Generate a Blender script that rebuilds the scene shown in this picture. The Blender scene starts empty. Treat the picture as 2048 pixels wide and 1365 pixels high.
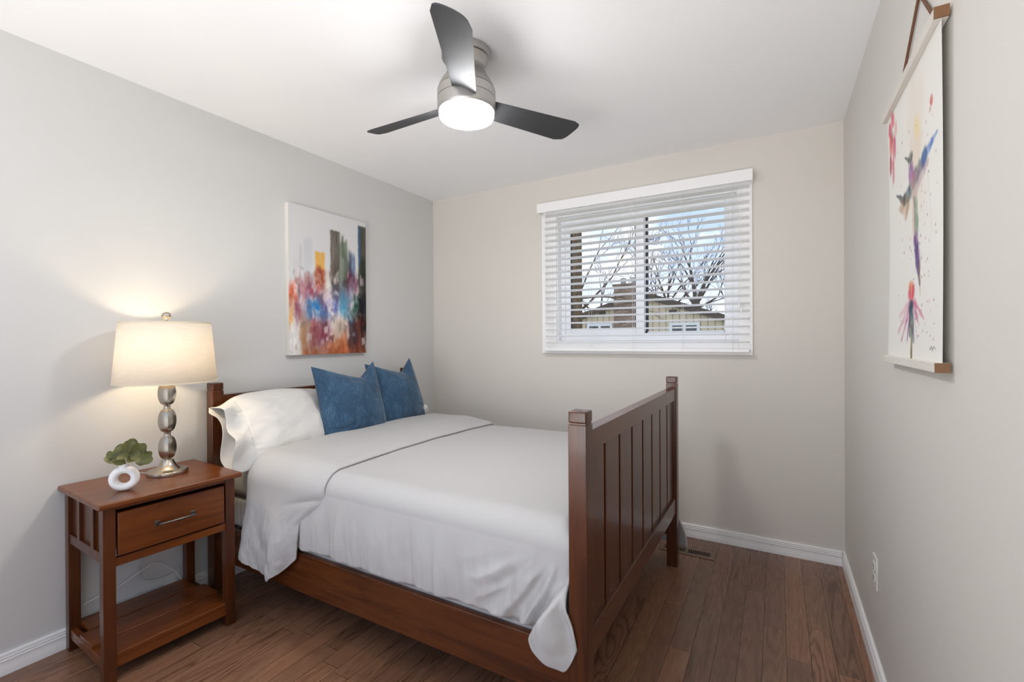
import bpy, bmesh, math, random
import numpy as np
from mathutils import Vector, Matrix, Euler

SC = bpy.context.scene
COL = SC.collection
PI = math.pi
rad = math.radians

# ------------------------------------------------------------------ camera
W, H = 2.864, 2.44            # room width (left wall x=0, right wall x=W), ceiling height; back wall y=0
cam_d = bpy.data.cameras.new('camera')
cam_d.sensor_width = 36.0
cam_d.lens = 926.09 / 2048 * 36.0
cam_d.clip_start = 0.05
cam_d.clip_end = 300
cam = bpy.data.objects.new('camera', cam_d)
COL.objects.link(cam)
yaw, pit, rol = 0.5196, -0.0034, -0.0060
F = Vector((-math.sin(yaw) * math.cos(pit), math.cos(yaw) * math.cos(pit), math.sin(pit)))
R0 = Vector((math.cos(yaw), math.sin(yaw), 0)); U0 = R0.cross(F)
R = math.cos(rol) * R0 + math.sin(rol) * U0
U = -math.sin(rol) * R0 + math.cos(rol) * U0
m = Matrix((R, U, -F)).transposed().to_4x4()
m.translation = Vector((2.5434, -3.1021, 1.2557))
cam.matrix_world = m
SC.camera = cam

# ------------------------------------------------------------------ exposure
SC.view_settings.view_transform = 'Standard'
SC.view_settings.look = 'None'
SC.view_settings.gamma = 1.0
SC.view_settings.use_curve_mapping = False
SC.view_settings.exposure = 0.0
SC.cycles.use_denoising = True
SC.cycles.max_bounces = 10
SC.cycles.diffuse_bounces = 6
SC.cycles.glossy_bounces = 4
SC.cycles.transparent_max_bounces = 12
SC.cycles.sample_clamp_indirect = 6.0
SC.cycles.caustics_reflective = False
SC.cycles.caustics_refractive = False

# ------------------------------------------------------------------ world: pale blue sky with white clouds
world = bpy.data.worlds.new('sky_world')
SC.world = world
world.use_nodes = True
nt = world.node_tree
nt.nodes.clear()
def wn(t, **k):
    n = nt.nodes.new(t)
    for a, b in k.items(): setattr(n, a, b)
    return n
tc = wn('ShaderNodeTexCoord')
mp = wn('ShaderNodeMapping'); mp.inputs['Scale'].default_value = (1.0, 1.0, 2.6); mp.inputs['Location'].default_value = (0.35, 0.2, 0.1)
nz = wn('ShaderNodeTexNoise'); nz.inputs['Scale'].default_value = 4.2; nz.inputs['Detail'].default_value = 6; nz.inputs['Roughness'].default_value = 0.55
cr = wn('ShaderNodeValToRGB'); cr.color_ramp.elements[0].position = 0.49; cr.color_ramp.elements[1].position = 0.63
sep = wn('ShaderNodeSeparateXYZ')
hr = wn('ShaderNodeMapRange'); hr.inputs['From Min'].default_value = 0.02; hr.inputs['From Max'].default_value = 0.20
mixh = wn('ShaderNodeMixRGB'); mixh.inputs[1].default_value = (0.74, 0.78, 0.84, 1); mixh.inputs[2].default_value = (0.42, 0.54, 0.80, 1)
mixc = wn('ShaderNodeMixRGB'); mixc.inputs[2].default_value = (0.86, 0.86, 0.87, 1)
bg = wn('ShaderNodeBackground'); bg.inputs['Strength'].default_value = 1.6
wo = wn('ShaderNodeOutputWorld')
L = nt.links.new
L(tc.outputs['Generated'], mp.inputs['Vector']); L(mp.outputs[0], nz.inputs['Vector']); L(nz.outputs['Fac'], cr.inputs[0])
L(tc.outputs['Generated'], sep.inputs[0]); L(sep.outputs['Z'], hr.inputs['Value']); L(hr.outputs[0], mixh.inputs[0])
L(mixh.outputs[0], mixc.inputs[1]); L(cr.outputs[0], mixc.inputs[0]); L(mixc.outputs[0], bg.inputs['Color']); L(bg.outputs[0], wo.inputs[0])

# ------------------------------------------------------------------ added fill light behind the camera, bounced off the ceiling
def area_light(name, loc, rot, sx, sy, power, color):
    d = bpy.data.lights.new(name, 'AREA'); d.shape = 'RECTANGLE'; d.size = sx; d.size_y = sy; d.energy = power; d.color = color; d.spread = rad(125)
    o = bpy.data.objects.new(name, d); o.location = loc; o.rotation_euler = rot; COL.objects.link(o); return o
REAR_POWER = 46
area_light('added_bounce_fill', (2.05, -4.4, 0.85), (rad(139), 0, 0), 2.3, 1.4, REAR_POWER, (1.0, 0.985, 0.96))
FAN_STRENGTH = 84.0
LAMP_POWER = 19.0

# ------------------------------------------------------------------ helpers
def s2l(c):
    c = np.asarray(c, float)
    return np.where(c <= 0.04045, c / 12.92, ((c + 0.055) / 1.055) ** 2.4)
def rgb(r, g, b):
    l = s2l(np.array([r, g, b]) / 255.0); return (float(l[0]), float(l[1]), float(l[2]), 1.0)

class MB:
    def __init__(s): s.bm = bmesh.new()
    def box(s, x0, x1, y0, y1, z0, z1, bev=0.0, seg=2):
        r = bmesh.ops.create_cube(s.bm, size=1.0)
        vs = r['verts']
        for v in vs:
            v.co = Vector((x0 + (v.co.x + .5) * (x1 - x0), y0 + (v.co.y + .5) * (y1 - y0), z0 + (v.co.z + .5) * (z1 - z0)))
        if bev > 0:
            es = list({e for v in vs for e in v.link_edges})
            bmesh.ops.bevel(s.bm, geom=es, offset=bev, segments=seg, profile=0.5, affect='EDGES')
        return s
    def lathe(s, prof, cx=0, cy=0, n=32, a0=0.0):
        rings = []
        for (r, z) in prof:
            if r <= 1e-6: rings.append([s.bm.verts.new((cx, cy, z))])
            else: rings.append([s.bm.verts.new((cx + r * math.cos(a0 + 2 * PI * i / n), cy + r * math.sin(a0 + 2 * PI * i / n), z)) for i in range(n)])
        for a, b in zip(rings, rings[1:]):
            for i in range(n):
                j = (i + 1) % n
                q = [a[i % len(a)], a[j % len(a)], b[j % len(b)], b[i % len(b)]]
                q = list(dict.fromkeys(q))
                if len(q) >= 3:
                    try: s.bm.faces.new(q)
                    except ValueError: pass
        return s
    def tube(s, pts, rr, n=8, cap=True):
        pts = [Vector(p) for p in pts]
        if not hasattr(rr, '__len__'): rr = [rr] * len(pts)
        rings = []; up = None
        for i, p in enumerate(pts):
            t = (pts[min(i + 1, len(pts) - 1)] - pts[max(i - 1, 0)]).normalized()
            if up is None:
                up = Vector((0, 0, 1)) if abs(t.z) < .9 else Vector((1, 0, 0))
            a = t.cross(up).normalized(); b = a.cross(t).normalized(); up = b
            rings.append([s.bm.verts.new(p + rr[i] * (math.cos(2 * PI * k / n) * a + math.sin(2 * PI * k / n) * b)) for k in range(n)])
        for a, b in zip(rings, rings[1:]):
            for k in range(n):
                s.bm.faces.new((a[k], a[(k + 1) % n], b[(k + 1) % n], b[k]))
        if cap and n > 2:
            s.bm.faces.new(rings[0][::-1]); s.bm.faces.new(rings[-1])
        return s
    def prism(s, poly, fn, h0, h1):
        a = [s.bm.verts.new(fn(p, q, h0)) for p, q in poly]; b = [s.bm.verts.new(fn(p, q, h1)) for p, q in poly]
        n = len(poly)
        for i in range(n): s.bm.faces.new((a[i], a[(i + 1) % n], b[(i + 1) % n], b[i]))
        s.bm.faces.new(a[::-1]); s.bm.faces.new(b)
        return s
    def grid(s, P, closed=False):
        nu, nv = P.shape[:2]
        vs = [[s.bm.verts.new(P[i, j]) for j in range(nv)] for i in range(nu)]
        for i in range(nu - 1):
            for j in range(nv - 1 + (1 if closed else 0)):
                k = (j + 1) % nv
                s.bm.faces.new((vs[i][j], vs[i + 1][j], vs[i + 1][k], vs[i][k]))
        return vs

ORG = {}
def thing(name, label, cat, loc=(0, 0, 0), group=None, local=False, rot=(0, 0, 0)):
    o = bpy.data.objects.new(name, None); o.empty_display_size = 0.1; COL.objects.link(o)
    o.location = loc; o.rotation_euler = rot
    o['label'] = label; o['category'] = cat
    if group: o['group'] = group
    ORG[o.name] = Vector((0, 0, 0)) if local else Vector(loc)
    return o
def obj(name, mb, mat, parent=None, origin=None, smooth=35, label=None, cat=None, group=None, kind=None, sub=0, solid=0, soff=-1, fixn=True):
    bm = mb.bm
    if fixn: bmesh.ops.recalc_face_normals(bm, faces=bm.faces[:])
    if parent is not None: org = ORG[parent.name]
    elif origin is not None: org = Vector(origin)
    else:
        cs = [v.co for v in bm.verts]
        org = Vector(((min(c.x for c in cs) + max(c.x for c in cs)) / 2, (min(c.y for c in cs) + max(c.y for c in cs)) / 2, min(c.z for c in cs)))
    for v in bm.verts: v.co -= org
    me = bpy.data.meshes.new(name); bm.to_mesh(me); bm.free()
    if smooth is not None:
        for p in me.polygons: p.use_smooth = True
        if smooth < 180: me.set_sharp_from_angle(angle=rad(50 if smooth == 35 else smooth))
    me.materials.append(mat)
    o = bpy.data.objects.new(name, me); COL.objects.link(o)
    if parent is not None:
        o.parent = parent; ORG[o.name] = org
    else:
        o.location = org; ORG[o.name] = org
    if smooth == 35 and not sub and not solid:
        md = o.modifiers.new('weighted', 'WEIGHTED_NORMAL'); md.keep_sharp = True; md.weight = 50
    if solid:
        md = o.modifiers.new('solid', 'SOLIDIFY'); md.thickness = solid; md.offset = soff
    if sub:
        md = o.modifiers.new('sub', 'SUBSURF'); md.levels = sub; md.render_levels = sub
    if label: o['label'] = label
    if cat: o['category'] = cat
    if group: o['group'] = group
    if kind: o['kind'] = kind
    return o
def struct(name, mb, mat, parent=None, label=None, cat=None, smooth=35, **k):
    o = obj(name, mb, mat, parent, smooth=smooth, **k)
    if parent is None:
        o['kind'] = 'structure'
        if label: o['label'] = label; o['category'] = cat
    return o

_rng = np.random.RandomState(7)
_LAT = _rng.rand(256, 256)
def vn(x, y, seed=0):
    x = np.asarray(x, float) + seed * 17.37; y = np.asarray(y, float) + seed * 9.71
    xi = np.floor(x).astype(int); yi = np.floor(y).astype(int); fx = x - xi; fy = y - yi
    fx = fx * fx * (3 - 2 * fx); fy = fy * fy * (3 - 2 * fy)
    g = lambda a, b: _LAT[a % 256, b % 256]
    return (g(xi, yi) * (1 - fx) * (1 - fy) + g(xi + 1, yi) * fx * (1 - fy) + g(xi, yi + 1) * (1 - fx) * fy + g(xi + 1, yi + 1) * fx * fy) * 2 - 1
def fbm(x, y, seed=0, o=4):
    r = 0; a = 1; t = 0
    for k in range(o):
        r = r + a * vn(np.asarray(x) * 2 ** k, np.asarray(y) * 2 ** k, seed + k * 3); t += a; a *= .5
    return r / t
def sst(a, b, x):
    t = np.clip((np.asarray(x, float) - a) / (b - a), 0, 1); return t * t * (3 - 2 * t)

# ------------------------------------------------------------------ materials
class NT:
    def __init__(s, name):
        s.m = bpy.data.materials.new(name); s.m.use_nodes = True; s.t = s.m.node_tree; s.t.nodes.clear()
        s.out = s.n('ShaderNodeOutputMaterial')
    def n(s, t, ins=None, **k):
        n = s.t.nodes.new(t)
        for a, b in k.items(): setattr(n, a, b)
        for a, b in (ins or {}).items(): s.put(n, a, b)
        return n
    def put(s, n, a, b):
        if isinstance(b, bpy.types.NodeSocket): s.t.links.new(b, n.inputs[a])
        elif isinstance(b, bpy.types.Node): s.t.links.new(b.outputs[0], n.inputs[a])
        else: n.inputs[a].default_value = b
    def math(s, op, a, b=0.0, c=None):
        n = s.n('ShaderNodeMath', operation=op); s.put(n, 0, a); s.put(n, 1, b)
        if c is not None: s.put(n, 2, c)
        return n.outputs[0]
    def mix(s, f, a, b, mode='MIX'):
        n = s.n('ShaderNodeMixRGB', blend_type=mode); s.put(n, 0, f); s.put(n, 1, a); s.put(n, 2, b); return n.outputs[0]
    def ramp(s, f, stops):
        n = s.n('ShaderNodeValToRGB'); s.put(n, 0, f)
        e = n.color_ramp.elements
        while len(e) < len(stops): e.new(0.5)
        for i, (p, c) in enumerate(stops): e[i].position = p; e[i].color = c if len(c) == 4 else (*c, 1)
        return n.outputs[0]
    def noise(s, vec, scale, detail=3, rough=.5, dist=0.0):
        n = s.n('ShaderNodeTexNoise', {'Scale': scale, 'Detail': detail, 'Roughness': rough, 'Distortion': dist})
        if vec is not None: s.put(n, 'Vector', vec)
        return n.outputs['Fac']
    def coord(s, kind='Object'): return s.n('ShaderNodeTexCoord').outputs[kind]
    def mapping(s, vec, scale=(1, 1, 1), loc=(0, 0, 0), rot=(0, 0, 0)):
        n = s.n('ShaderNodeMapping', {'Vector': vec, 'Scale': scale, 'Location': loc, 'Rotation': rot}); return n.outputs[0]
    def bump(s, h, strength=.2, dist=.002):
        n = s.n('ShaderNodeBump', {'Height': h, 'Strength': strength, 'Distance': dist}); return n.outputs[0]
    def bsdf(s, **k):
        n = s.n('ShaderNodeBsdfPrincipled'); 
        for a, b in k.items(): s.put(n, a.replace('_', ' '), b)
        s.t.links.new(n.outputs[0], s.out.inputs[0]); return n

def simple(name, c, rough=.5, metal=0.0, spec=.5, noise=0.0, nscale=20):
    t = NT(name); base = c
    if noise:
        f = t.noise(t.coord(), nscale, 4)
        base = t.mix(f, tuple(x * (1 - noise) for x in c[:3]) + (1,), tuple(min(1, x * (1 + noise)) for x in c[:3]) + (1,))
    b = t.bsdf(Base_Color=base, Roughness=rough, Metallic=metal)
    b.inputs['Specular IOR Level'].default_value = spec
    return t.m

def paint(name, c, rough=.6, bump=.05):
    t = NT(name); co = t.coord()
    f = t.noise(co, 220, 3); f2 = t.noise(co, 1.3, 2)
    base = t.mix(f2, tuple(x * .985 for x in c[:3]) + (1,), tuple(min(1, x * 1.015) for x in c[:3]) + (1,))
    b = t.bsdf(Base_Color=base, Roughness=rough, Normal=t.bump(f, bump, .001)); b.inputs['Specular IOR Level'].default_value = .35
    return t.m

def wood(name, axis, dark, mid, light, rough=.24, scale=1.0):
    t = NT(name); co = t.coord()
    st = {'X': (1.2, 14, 14), 'Y': (14, 1.2, 14), 'Z': (14, 14, 1.2)}[axis]
    v = t.mapping(co, tuple(a * scale for a in st))
    f = t.noise(v, 1.6, 4, .6, 1.2)
    fine = t.noise(t.mapping(co, tuple(a * 6 * scale for a in st)), 3.0, 3, .6)
    base = t.ramp(f, [(.25, dark), (.5, mid), (.78, light)])
    base = t.mix(t.math('MULTIPLY', fine, .35), base, dark)
    rr = t.math('ADD', t.math('MULTIPLY', fine, .12), rough - .05)
    b = t.bsdf(Base_Color=base, Roughness=rr, Normal=t.bump(fine, .05, .001)); b.inputs['Coat Weight'].default_value = .15; b.inputs['Coat Roughness'].default_value = .09; b.inputs['Specular IOR Level'].default_value = .42
    return t.m
DK, MD, LT = rgb(58, 29, 12), rgb(88, 46, 20), rgb(110, 61, 29)
WX = wood('cherry_wood_x', 'X', DK, MD, LT); WY = wood('cherry_wood_y', 'Y', DK, MD, LT); WZ = wood('cherry_wood_z_shaded', 'Z', rgb(52, 25, 10), rgb(82, 42, 19), rgb(104, 57, 28))  # upright-grain copy darkened: shade on posts and boards put into its colour
NK, NM, NL = rgb(70, 34, 11), rgb(106, 54, 19), rgb(130, 71, 28)
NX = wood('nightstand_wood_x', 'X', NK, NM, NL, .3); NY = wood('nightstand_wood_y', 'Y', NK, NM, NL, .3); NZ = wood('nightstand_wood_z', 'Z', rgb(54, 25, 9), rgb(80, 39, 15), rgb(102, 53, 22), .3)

M_WALL_L = paint('wall_paint_cool_grey', rgb(207, 207, 206))
M_WALL_B = paint('wall_paint_greige', rgb(214, 209, 202))
M_WALL_R = paint('wall_paint_greige_right', rgb(216, 213, 207))
M_CEIL = paint('ceiling_white', rgb(247, 247, 248), .8)
M_TRIM = simple('trim_white', rgb(240, 240, 240), .35)
M_VINYL = simple('window_vinyl_white', rgb(238, 240, 243), .3)
M_BLIND = simple('blind_white', rgb(240, 240, 240), .35)
def slat_mat():
    t = NT('blind_slat_translucent_white'); d = t.n('ShaderNodeBsdfPrincipled', {'Base Color': rgb(250, 250, 250), 'Roughness': .35}); tr = t.n('ShaderNodeBsdfTranslucent', {'Color': rgb(252, 252, 252)})
    mx = t.n('ShaderNodeMixShader', {0: .60, 1: d.outputs[0], 2: tr.outputs[0]}); t.t.links.new(mx.outputs[0], t.out.inputs[0]); return t.m
M_SLAT = slat_mat()
M_CORD = simple('blind_cord_white', rgb(225, 225, 222), .7)

def floor_mat():
    t = NT('stained_oak_floor'); co = t.coord()
    sp = t.n('ShaderNodeSeparateXYZ', {'Vector': co})
    x, y = sp.outputs['X'], sp.outputs['Y']
    pw, pl = .083, 1.05
    xs = t.math('DIVIDE', x, pw); row = t.math('FLOOR', xs); fx = t.math('FRACT', xs)
    w1 = t.n('ShaderNodeTexWhiteNoise', {'W': row}, noise_dimensions='1D').outputs['Value']
    ys = t.math('ADD', t.math('DIVIDE', y, pl), t.math('MULTIPLY', w1, 7.3)); col = t.math('FLOOR', ys); fy = t.math('FRACT', ys)
    cid = t.n('ShaderNodeCombineXYZ', {'X': row, 'Y': col, 'Z': 0.0})
    wn_ = t.n('ShaderNodeTexWhiteNoise', {'Vector': cid.outputs[0]}, noise_dimensions='3D')
    rnd = wn_.outputs['Value']
    rs = t.n('ShaderNodeSeparateXYZ', {'Vector': wn_.outputs['Color']})
    # cathedral grain: distorted rings stretched along the plank
    gx = t.math('ADD', t.math('MULTIPLY', x, 11.0), t.math('MULTIPLY', rs.outputs['X'], 40))
    gy = t.math('ADD', t.math('MULTIPLY', y, 1.0), t.math('MULTIPLY', rs.outputs['Y'], 40))
    gv = t.n('ShaderNodeCombineXYZ', {'X': gx, 'Y': gy, 'Z': t.math('MULTIPLY', rs.outputs['Z'], 30)}).outputs[0]
    nf = t.noise(gv, .85, 2, .45, .5)
    rings = t.math('FRACT', t.math('MULTIPLY', nf, 16.0))
    rings = t.math('ABSOLUTE', t.math('SUBTRACT', rings, .5))
    rings = t.math('MULTIPLY', rings, 2.0)
    pores = t.noise(t.mapping(co, (420, 9, 1)), 1.0, 2, .6)
    fade = t.math('ADD', .50, t.math('MULTIPLY', rs.outputs['Z'], .60))
    rings = t.math('ADD', t.math('MULTIPLY', t.math('SUBTRACT', rings, .62), fade), .62)
    base = t.ramp(rings, [(.0, rgb(102, 71, 52)), (.30, rgb(138, 100, 77)), (1.0, rgb(154, 116, 92))])
    base = t.mix(t.math('MULTIPLY', pores, .45), base, rgb(74, 48, 35))
    tone = t.ramp(rnd, [(0, (.76, .76, .76)), (.5, (.96, .95, .94)), (1, (1.16, 1.10, 1.05))])
    base = t.mix(1.0, base, tone, 'MULTIPLY')
    ex = t.math('MINIMUM', fx, t.math('SUBTRACT', 1.0, fx)); ey = t.math('MINIMUM', fy, t.math('SUBTRACT', 1.0, fy))
    gap = t.math('MINIMUM', t.math('DIVIDE', ex, .022), t.math('DIVIDE', ey, .0018))
    gap = t.math('MINIMUM', gap, 1.0)
    base = t.mix(t.math('GREATER_THAN', gap, .45), rgb(26, 16, 11), base)
    hgt = t.math('ADD', t.math('MULTIPLY', gap, 1.0), t.math('MULTIPLY', rings, .06))
    rr = t.math('ADD', .20, t.math('MULTIPLY', pores, .14))
    b = t.bsdf(Base_Color=base, Roughness=rr, Normal=t.bump(hgt, .35, .0012)); b.inputs['Specular IOR Level'].default_value = .5
    return t.m
M_FLOOR = floor_mat()

def fabric(name, c, var=.04, weave=900, bump=.15, sheen=.0, rough=.85, cloud=None, cs=8):
    t = NT(name); co = t.coord()
    f = t.noise(co, cs, 5, .6)
    c2 = cloud or tuple(min(1, x * (1 + var)) for x in c[:3]) + (1,)
    base = t.mix(f, tuple(x * (1 - var) for x in c[:3]) + (1,), c2)
    wv = t.noise(co, weave, 2)
    b = t.bsdf(Base_Color=base, Roughness=rough, Normal=t.bump(wv, bump, .0006))
    b.inputs['Sheen Weight'].default_value = sheen; b.inputs['Specular IOR Level'].default_value = .2
    return t.m
M_DUVET = fabric('duvet_light_grey_cotton', rgb(184, 183, 183), .01, 700, .05, rough=.75)
M_PILLOW = fabric('pillowcase_white_cotton', rgb(214, 212, 209), .01, 700, .05)
M_SHEET = fabric('fitted_sheet_white', rgb(222, 222, 220), .015)
def velvet():
    t = NT('cushion_blue_chenille'); co = t.coord()
    f = t.noise(t.mapping(co, (1, 1, 1)), 9, 6, .7, .6)
    streak = t.noise(t.mapping(co, (60, 60, 14)), 3, 3, .7)
    base = t.ramp(t.math('ADD', t.math('MULTIPLY', f, .6), t.math('MULTIPLY', streak, .4)), [(.32, rgb(36, 56, 76)), (.52, rgb(54, 83, 109)), (.72, rgb(86, 116, 140))])
    b = t.bsdf(Base_Color=base, Roughness=.8, Normal=t.bump(t.noise(co, 320, 3), .3, .001))
    b.inputs['Sheen Weight'].default_value = .35; b.inputs['Sheen Roughness'].default_value = .4; b.inputs['Specular IOR Level'].default_value = .2
    return t.m
M_BLUE = velvet()
def ticking():
    t = NT('box_spring_ticking'); co = t.coord()
    v = t.mapping(co, (1, .2, .2))
    n = t.n('ShaderNodeTexWave', {'Vector': v, 'Scale': 28.0, 'Distortion': 1.2, 'Detail': 1.0, 'Detail Scale': 1.0}, wave_type='BANDS', bands_direction='X')
    n2 = t.n('ShaderNodeTexWave', {'Vector': v, 'Scale': 9.0, 'Distortion': 1.0}, wave_type='BANDS', bands_direction='X')
    base = t.mix(t.math('MULTIPLY', n.outputs['Fac'], t.math('ADD', .4, t.math('MULTIPLY', n2.outputs['Fac'], .6))), rgb(205, 205, 205), rgb(122, 126, 132))
    t.bsdf(Base_Color=base, Roughness=.8)
    return t.m
M_TICK = ticking()
def nickel(name, c=rgb(186, 177, 164), rough=.22, ax=(1, 1, 60)):
    t = NT(name); co = t.coord()
    f = t.noise(t.mapping(co, ax), 40, 3)
    b = t.bsdf(Base_Color=c, Metallic=1.0, Roughness=t.math('ADD', rough - .06, t.math('MULTIPLY', f, .14)))
    return t.m
M_NICKEL = nickel('brushed_nickel')
M_NICKEL_FAN = nickel('brushed_nickel_fan', rgb(186, 183, 180), .34, (1, 1, 80))
M_PEWTER = nickel('dark_pewter', rgb(120, 116, 114), .32)
def blade_mat():
    t = NT('fan_blade_graphite'); co = t.coord()
    f = t.noise(t.mapping(co, (20, 20, 20)), 6, 3)
    b = t.bsdf(Base_Color=t.mix(f, rgb(78, 79, 82), rgb(90, 91, 94)), Metallic=.72, Roughness=.56)
    return t.m
M_BLADE = blade_mat()
def emis(name, c, s):
    t = NT(name); e = t.n('ShaderNodeEmission', {'Color': c, 'Strength': s}); t.t.links.new(e.outputs[0], t.out.inputs[0]); return t.m
M_LENS = emis('fan_light_diffuser', (1.0, .99, .975, 1), FAN_STRENGTH)
M_BULB = emis('lamp_bulb_warm', (1.0, .78, .50, 1), 30.0)
def shade_mat():
    t = NT('lamp_shade_linen'); co = t.coord()
    f = t.noise(t.mapping(co, (18, 18, 90), (0, 0, 0), (rad(25), rad(20), 0)), 1.5, 4, .6)
    c = t.mix(f, rgb(236, 228, 214), rgb(250, 246, 238))
    d = t.n('ShaderNodeBsdfDiffuse', {'Color': c}); tr = t.n('ShaderNodeBsdfTranslucent', {'Color': t.mix(f, rgb(244, 232, 208), rgb(255, 248, 232))})
    mx = t.n('ShaderNodeMixShader', {0: .33, 1: d.outputs[0], 2: tr.outputs[0]}); t.t.links.new(mx.outputs[0], t.out.inputs[0])
    return t.m
M_SHADE = shade_mat()
M_CERAMIC = simple('matte_white_ceramic', rgb(238, 238, 238), .45)
def leaf_mat():
    t = NT('eucalyptus_leaf'); co = t.coord()
    f = t.noise(co, 28, 4)
    c = t.ramp(f, [(.3, rgb(60, 64, 33)), (.55, rgb(94, 96, 52)), (.8, rgb(146, 140, 88))])
    b = t.n('ShaderNodeBsdfPrincipled', {'Base Color': c, 'Roughness': .5}); tr = t.n('ShaderNodeBsdfTranslucent', {'Color': rgb(130, 140, 60)})
    mx = t.n('ShaderNodeMixShader', {0: .15, 1: b.outputs[0], 2: tr.outputs[0]}); t.t.links.new(mx.outputs[0], t.out.inputs[0])
    return t.m
M_LEAF = leaf_mat()
M_STEM = simple('brown_stem', rgb(112, 78, 48), .6)
def vcol(name, rough=.6, bump=.1):
    t = NT(name); a = t.n('ShaderNodeVertexColor', layer_name='pigment')
    f = t.noise(t.coord(), 600, 2)
    b = t.bsdf(Base_Color=a.outputs[0], Roughness=rough, Normal=t.bump(f, bump, .0005)); b.inputs['Specular IOR Level'].default_value = .25
    return t.m
M_PAINTING = vcol('painted_canvas', .5); M_SCROLL = vcol('watercolour_paper', .75)
M_OAKBAR = wood('pale_hanger_wood', 'Y', rgb(206, 200, 190), rgb(222, 218, 210), rgb(232, 229, 222), .5)
M_BAREND = simple('bare_wood_end', rgb(112, 78, 48), .6, noise=.15, nscale=80)
M_LEATHER = simple('brown_hanging_cord', rgb(104, 70, 50), .7)
M_PLASTIC = simple('outlet_plastic', rgb(222, 220, 214), .35)
M_SLOT = simple('outlet_slot', rgb(70, 68, 64), .5)
M_VENT = simple('floor_register_brown', rgb(128, 104, 86), .4, .2)
M_BLACK = simple('duct_black', rgb(12, 11, 10), .8)
M_CLEARCORD = simple('lamp_cord_grey', rgb(176, 174, 170), .4)
def glass():
    t = NT('window_glass'); tr = t.n('ShaderNodeBsdfTransparent', {'Color': (.97, .98, .98, 1)}); g = t.n('ShaderNodeBsdfGlossy', {'Roughness': .02})
    mx = t.n('ShaderNodeMixShader', {0: .02, 1: tr.outputs[0], 2: g.outputs[0]}); t.t.links.new(mx.outputs[0], t.out.inputs[0]); return t.m
M_GLASS = glass()
M_SEAL = simple('window_seal_black', rgb(40, 42, 46), .6)
M_SIDING = None
def siding():
    t = NT('tan_board_siding'); co = t.coord()
    n = t.n('ShaderNodeTexWave', {'Vector': co, 'Scale': 1.1}, wave_type='BANDS', bands_direction='X')
    base = t.mix(t.math('GREATER_THAN', n.outputs['Fac'], .93), rgb(220, 203, 172), rgb(172, 154, 126))
    t.bsdf(Base_Color=base, Roughness=.8); return t.m
M_SIDING = siding()
def stone():
    t = NT('ledge_stone'); co = t.coord()
    v = t.mapping(co, (1, 1, 1), (0, 0, 0), (rad(90), 0, 0))
    n = t.n('ShaderNodeTexBrick', {'Vector': v, 'Color1': rgb(176, 150, 130), 'Color2': rgb(128, 104, 88), 'Mortar': rgb(92, 78, 68), 'Scale': 2.4, 'Mortar Size': .02, 'Brick Width': .7, 'Row Height': .18})
    t.bsdf(Base_Color=n.outputs['Color'], Roughness=.9); return t.m
M_STONE = stone()
M_ROOF = simple('roof_shingles', rgb(74, 66, 56), .9, noise=.25, nscale=12)
M_FASCIA = simple('roof_fascia_brown', rgb(82, 66, 52), .7)
M_DKGLASS = simple('dark_pane', rgb(66, 74, 76), .15)
def bark(name, a, b):
    t = NT(name); co = t.coord(); f = t.noise(t.mapping(co, (9, 9, 2.5)), 2.5, 5, .65, .6)
    t.bsdf(Base_Color=t.ramp(f, [(.3, a), (.7, b)]), Roughness=.95, Normal=t.bump(f, .6, .02)); return t.m
M_BARK = bark('bark_brown', rgb(62, 48, 34), rgb(132, 108, 80)); M_TWIG = bark('twig_brown', rgb(70, 58, 46), rgb(116, 98, 80))
M_LAWN = simple('dormant_lawn', rgb(116, 118, 80), .95, noise=.3, nscale=3)

# ------------------------------------------------------------------ room shell
YR = -3.9            # the room is open behind the camera
b = MB(); b.box(-.12, W + .12, YR, .16, -.12, 0); struct('floor', b, M_FLOOR, label='dark walnut stained oak plank floor', cat='floor', origin=(0, 0, 0))
b = MB(); b.box(-.12, W + .12, YR, .16, H, H + .12); struct('ceiling', b, M_CEIL, label='flat white painted ceiling', cat='ceiling')
b = MB(); b.box(-.12, 0, YR, .16, 0, H); struct('wall_left', b, M_WALL_L, label='pale cool grey wall behind the bed head', cat='wall')
b = MB(); b.box(W, W + .12, YR, .16, 0, H); struct('wall_right', b, M_WALL_R, label='light greige wall with the hanging bird scroll', cat='wall')
OX0, OX1, OZ0, OZ1 = 1.15, 2.345, 1.235, 2.15
b = MB()
for x0, x1, z0, z1 in ((0, OX0, 0, H), (OX1, W, 0, H), (OX0, OX1, 0, OZ0), (OX0, OX1, OZ1, H)): b.box(x0, x1, 0, .16, z0, z1)
bmesh.ops.remove_doubles(b.bm, verts=b.bm.verts[:], dist=1e-5)
struct('wall_back', b, M_WALL_B, label='greige wall with the window', cat='wall', smooth=None)

prof = [(0, 0), (.014, 0), (.014, .020), (.0128, .026), (.0105, .046), (.0105, .049), (.0132, .051), (.0132, .055), (.0098, .0565), (.0098, .060), (.0125, .0615), (.0125, .066), (.0092, .0675), (.0092, .070), (.0116, .072), (.0112, .077), (.009, .080), (0, .080)]
b = MB(); b.prism(prof, lambda p, q, h: (p, h, q), YR, 0); struct('baseboard_left', b, M_TRIM, label='white ribbed baseboard along the grey wall', cat='baseboard', smooth=20)
b = MB(); b.prism(prof, lambda p, q, h: (W - p, h, q), YR, 0); struct('baseboard_right', b, M_TRIM, label='white ribbed baseboard under the bird scroll', cat='baseboard', smooth=20)
b = MB(); b.prism(prof, lambda p, q, h: (h, -p, q), 0.014, W - 0.014); struct('baseboard_back', b, M_TRIM, label='white ribbed baseboard under the window', cat='baseboard', smooth=20)

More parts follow.
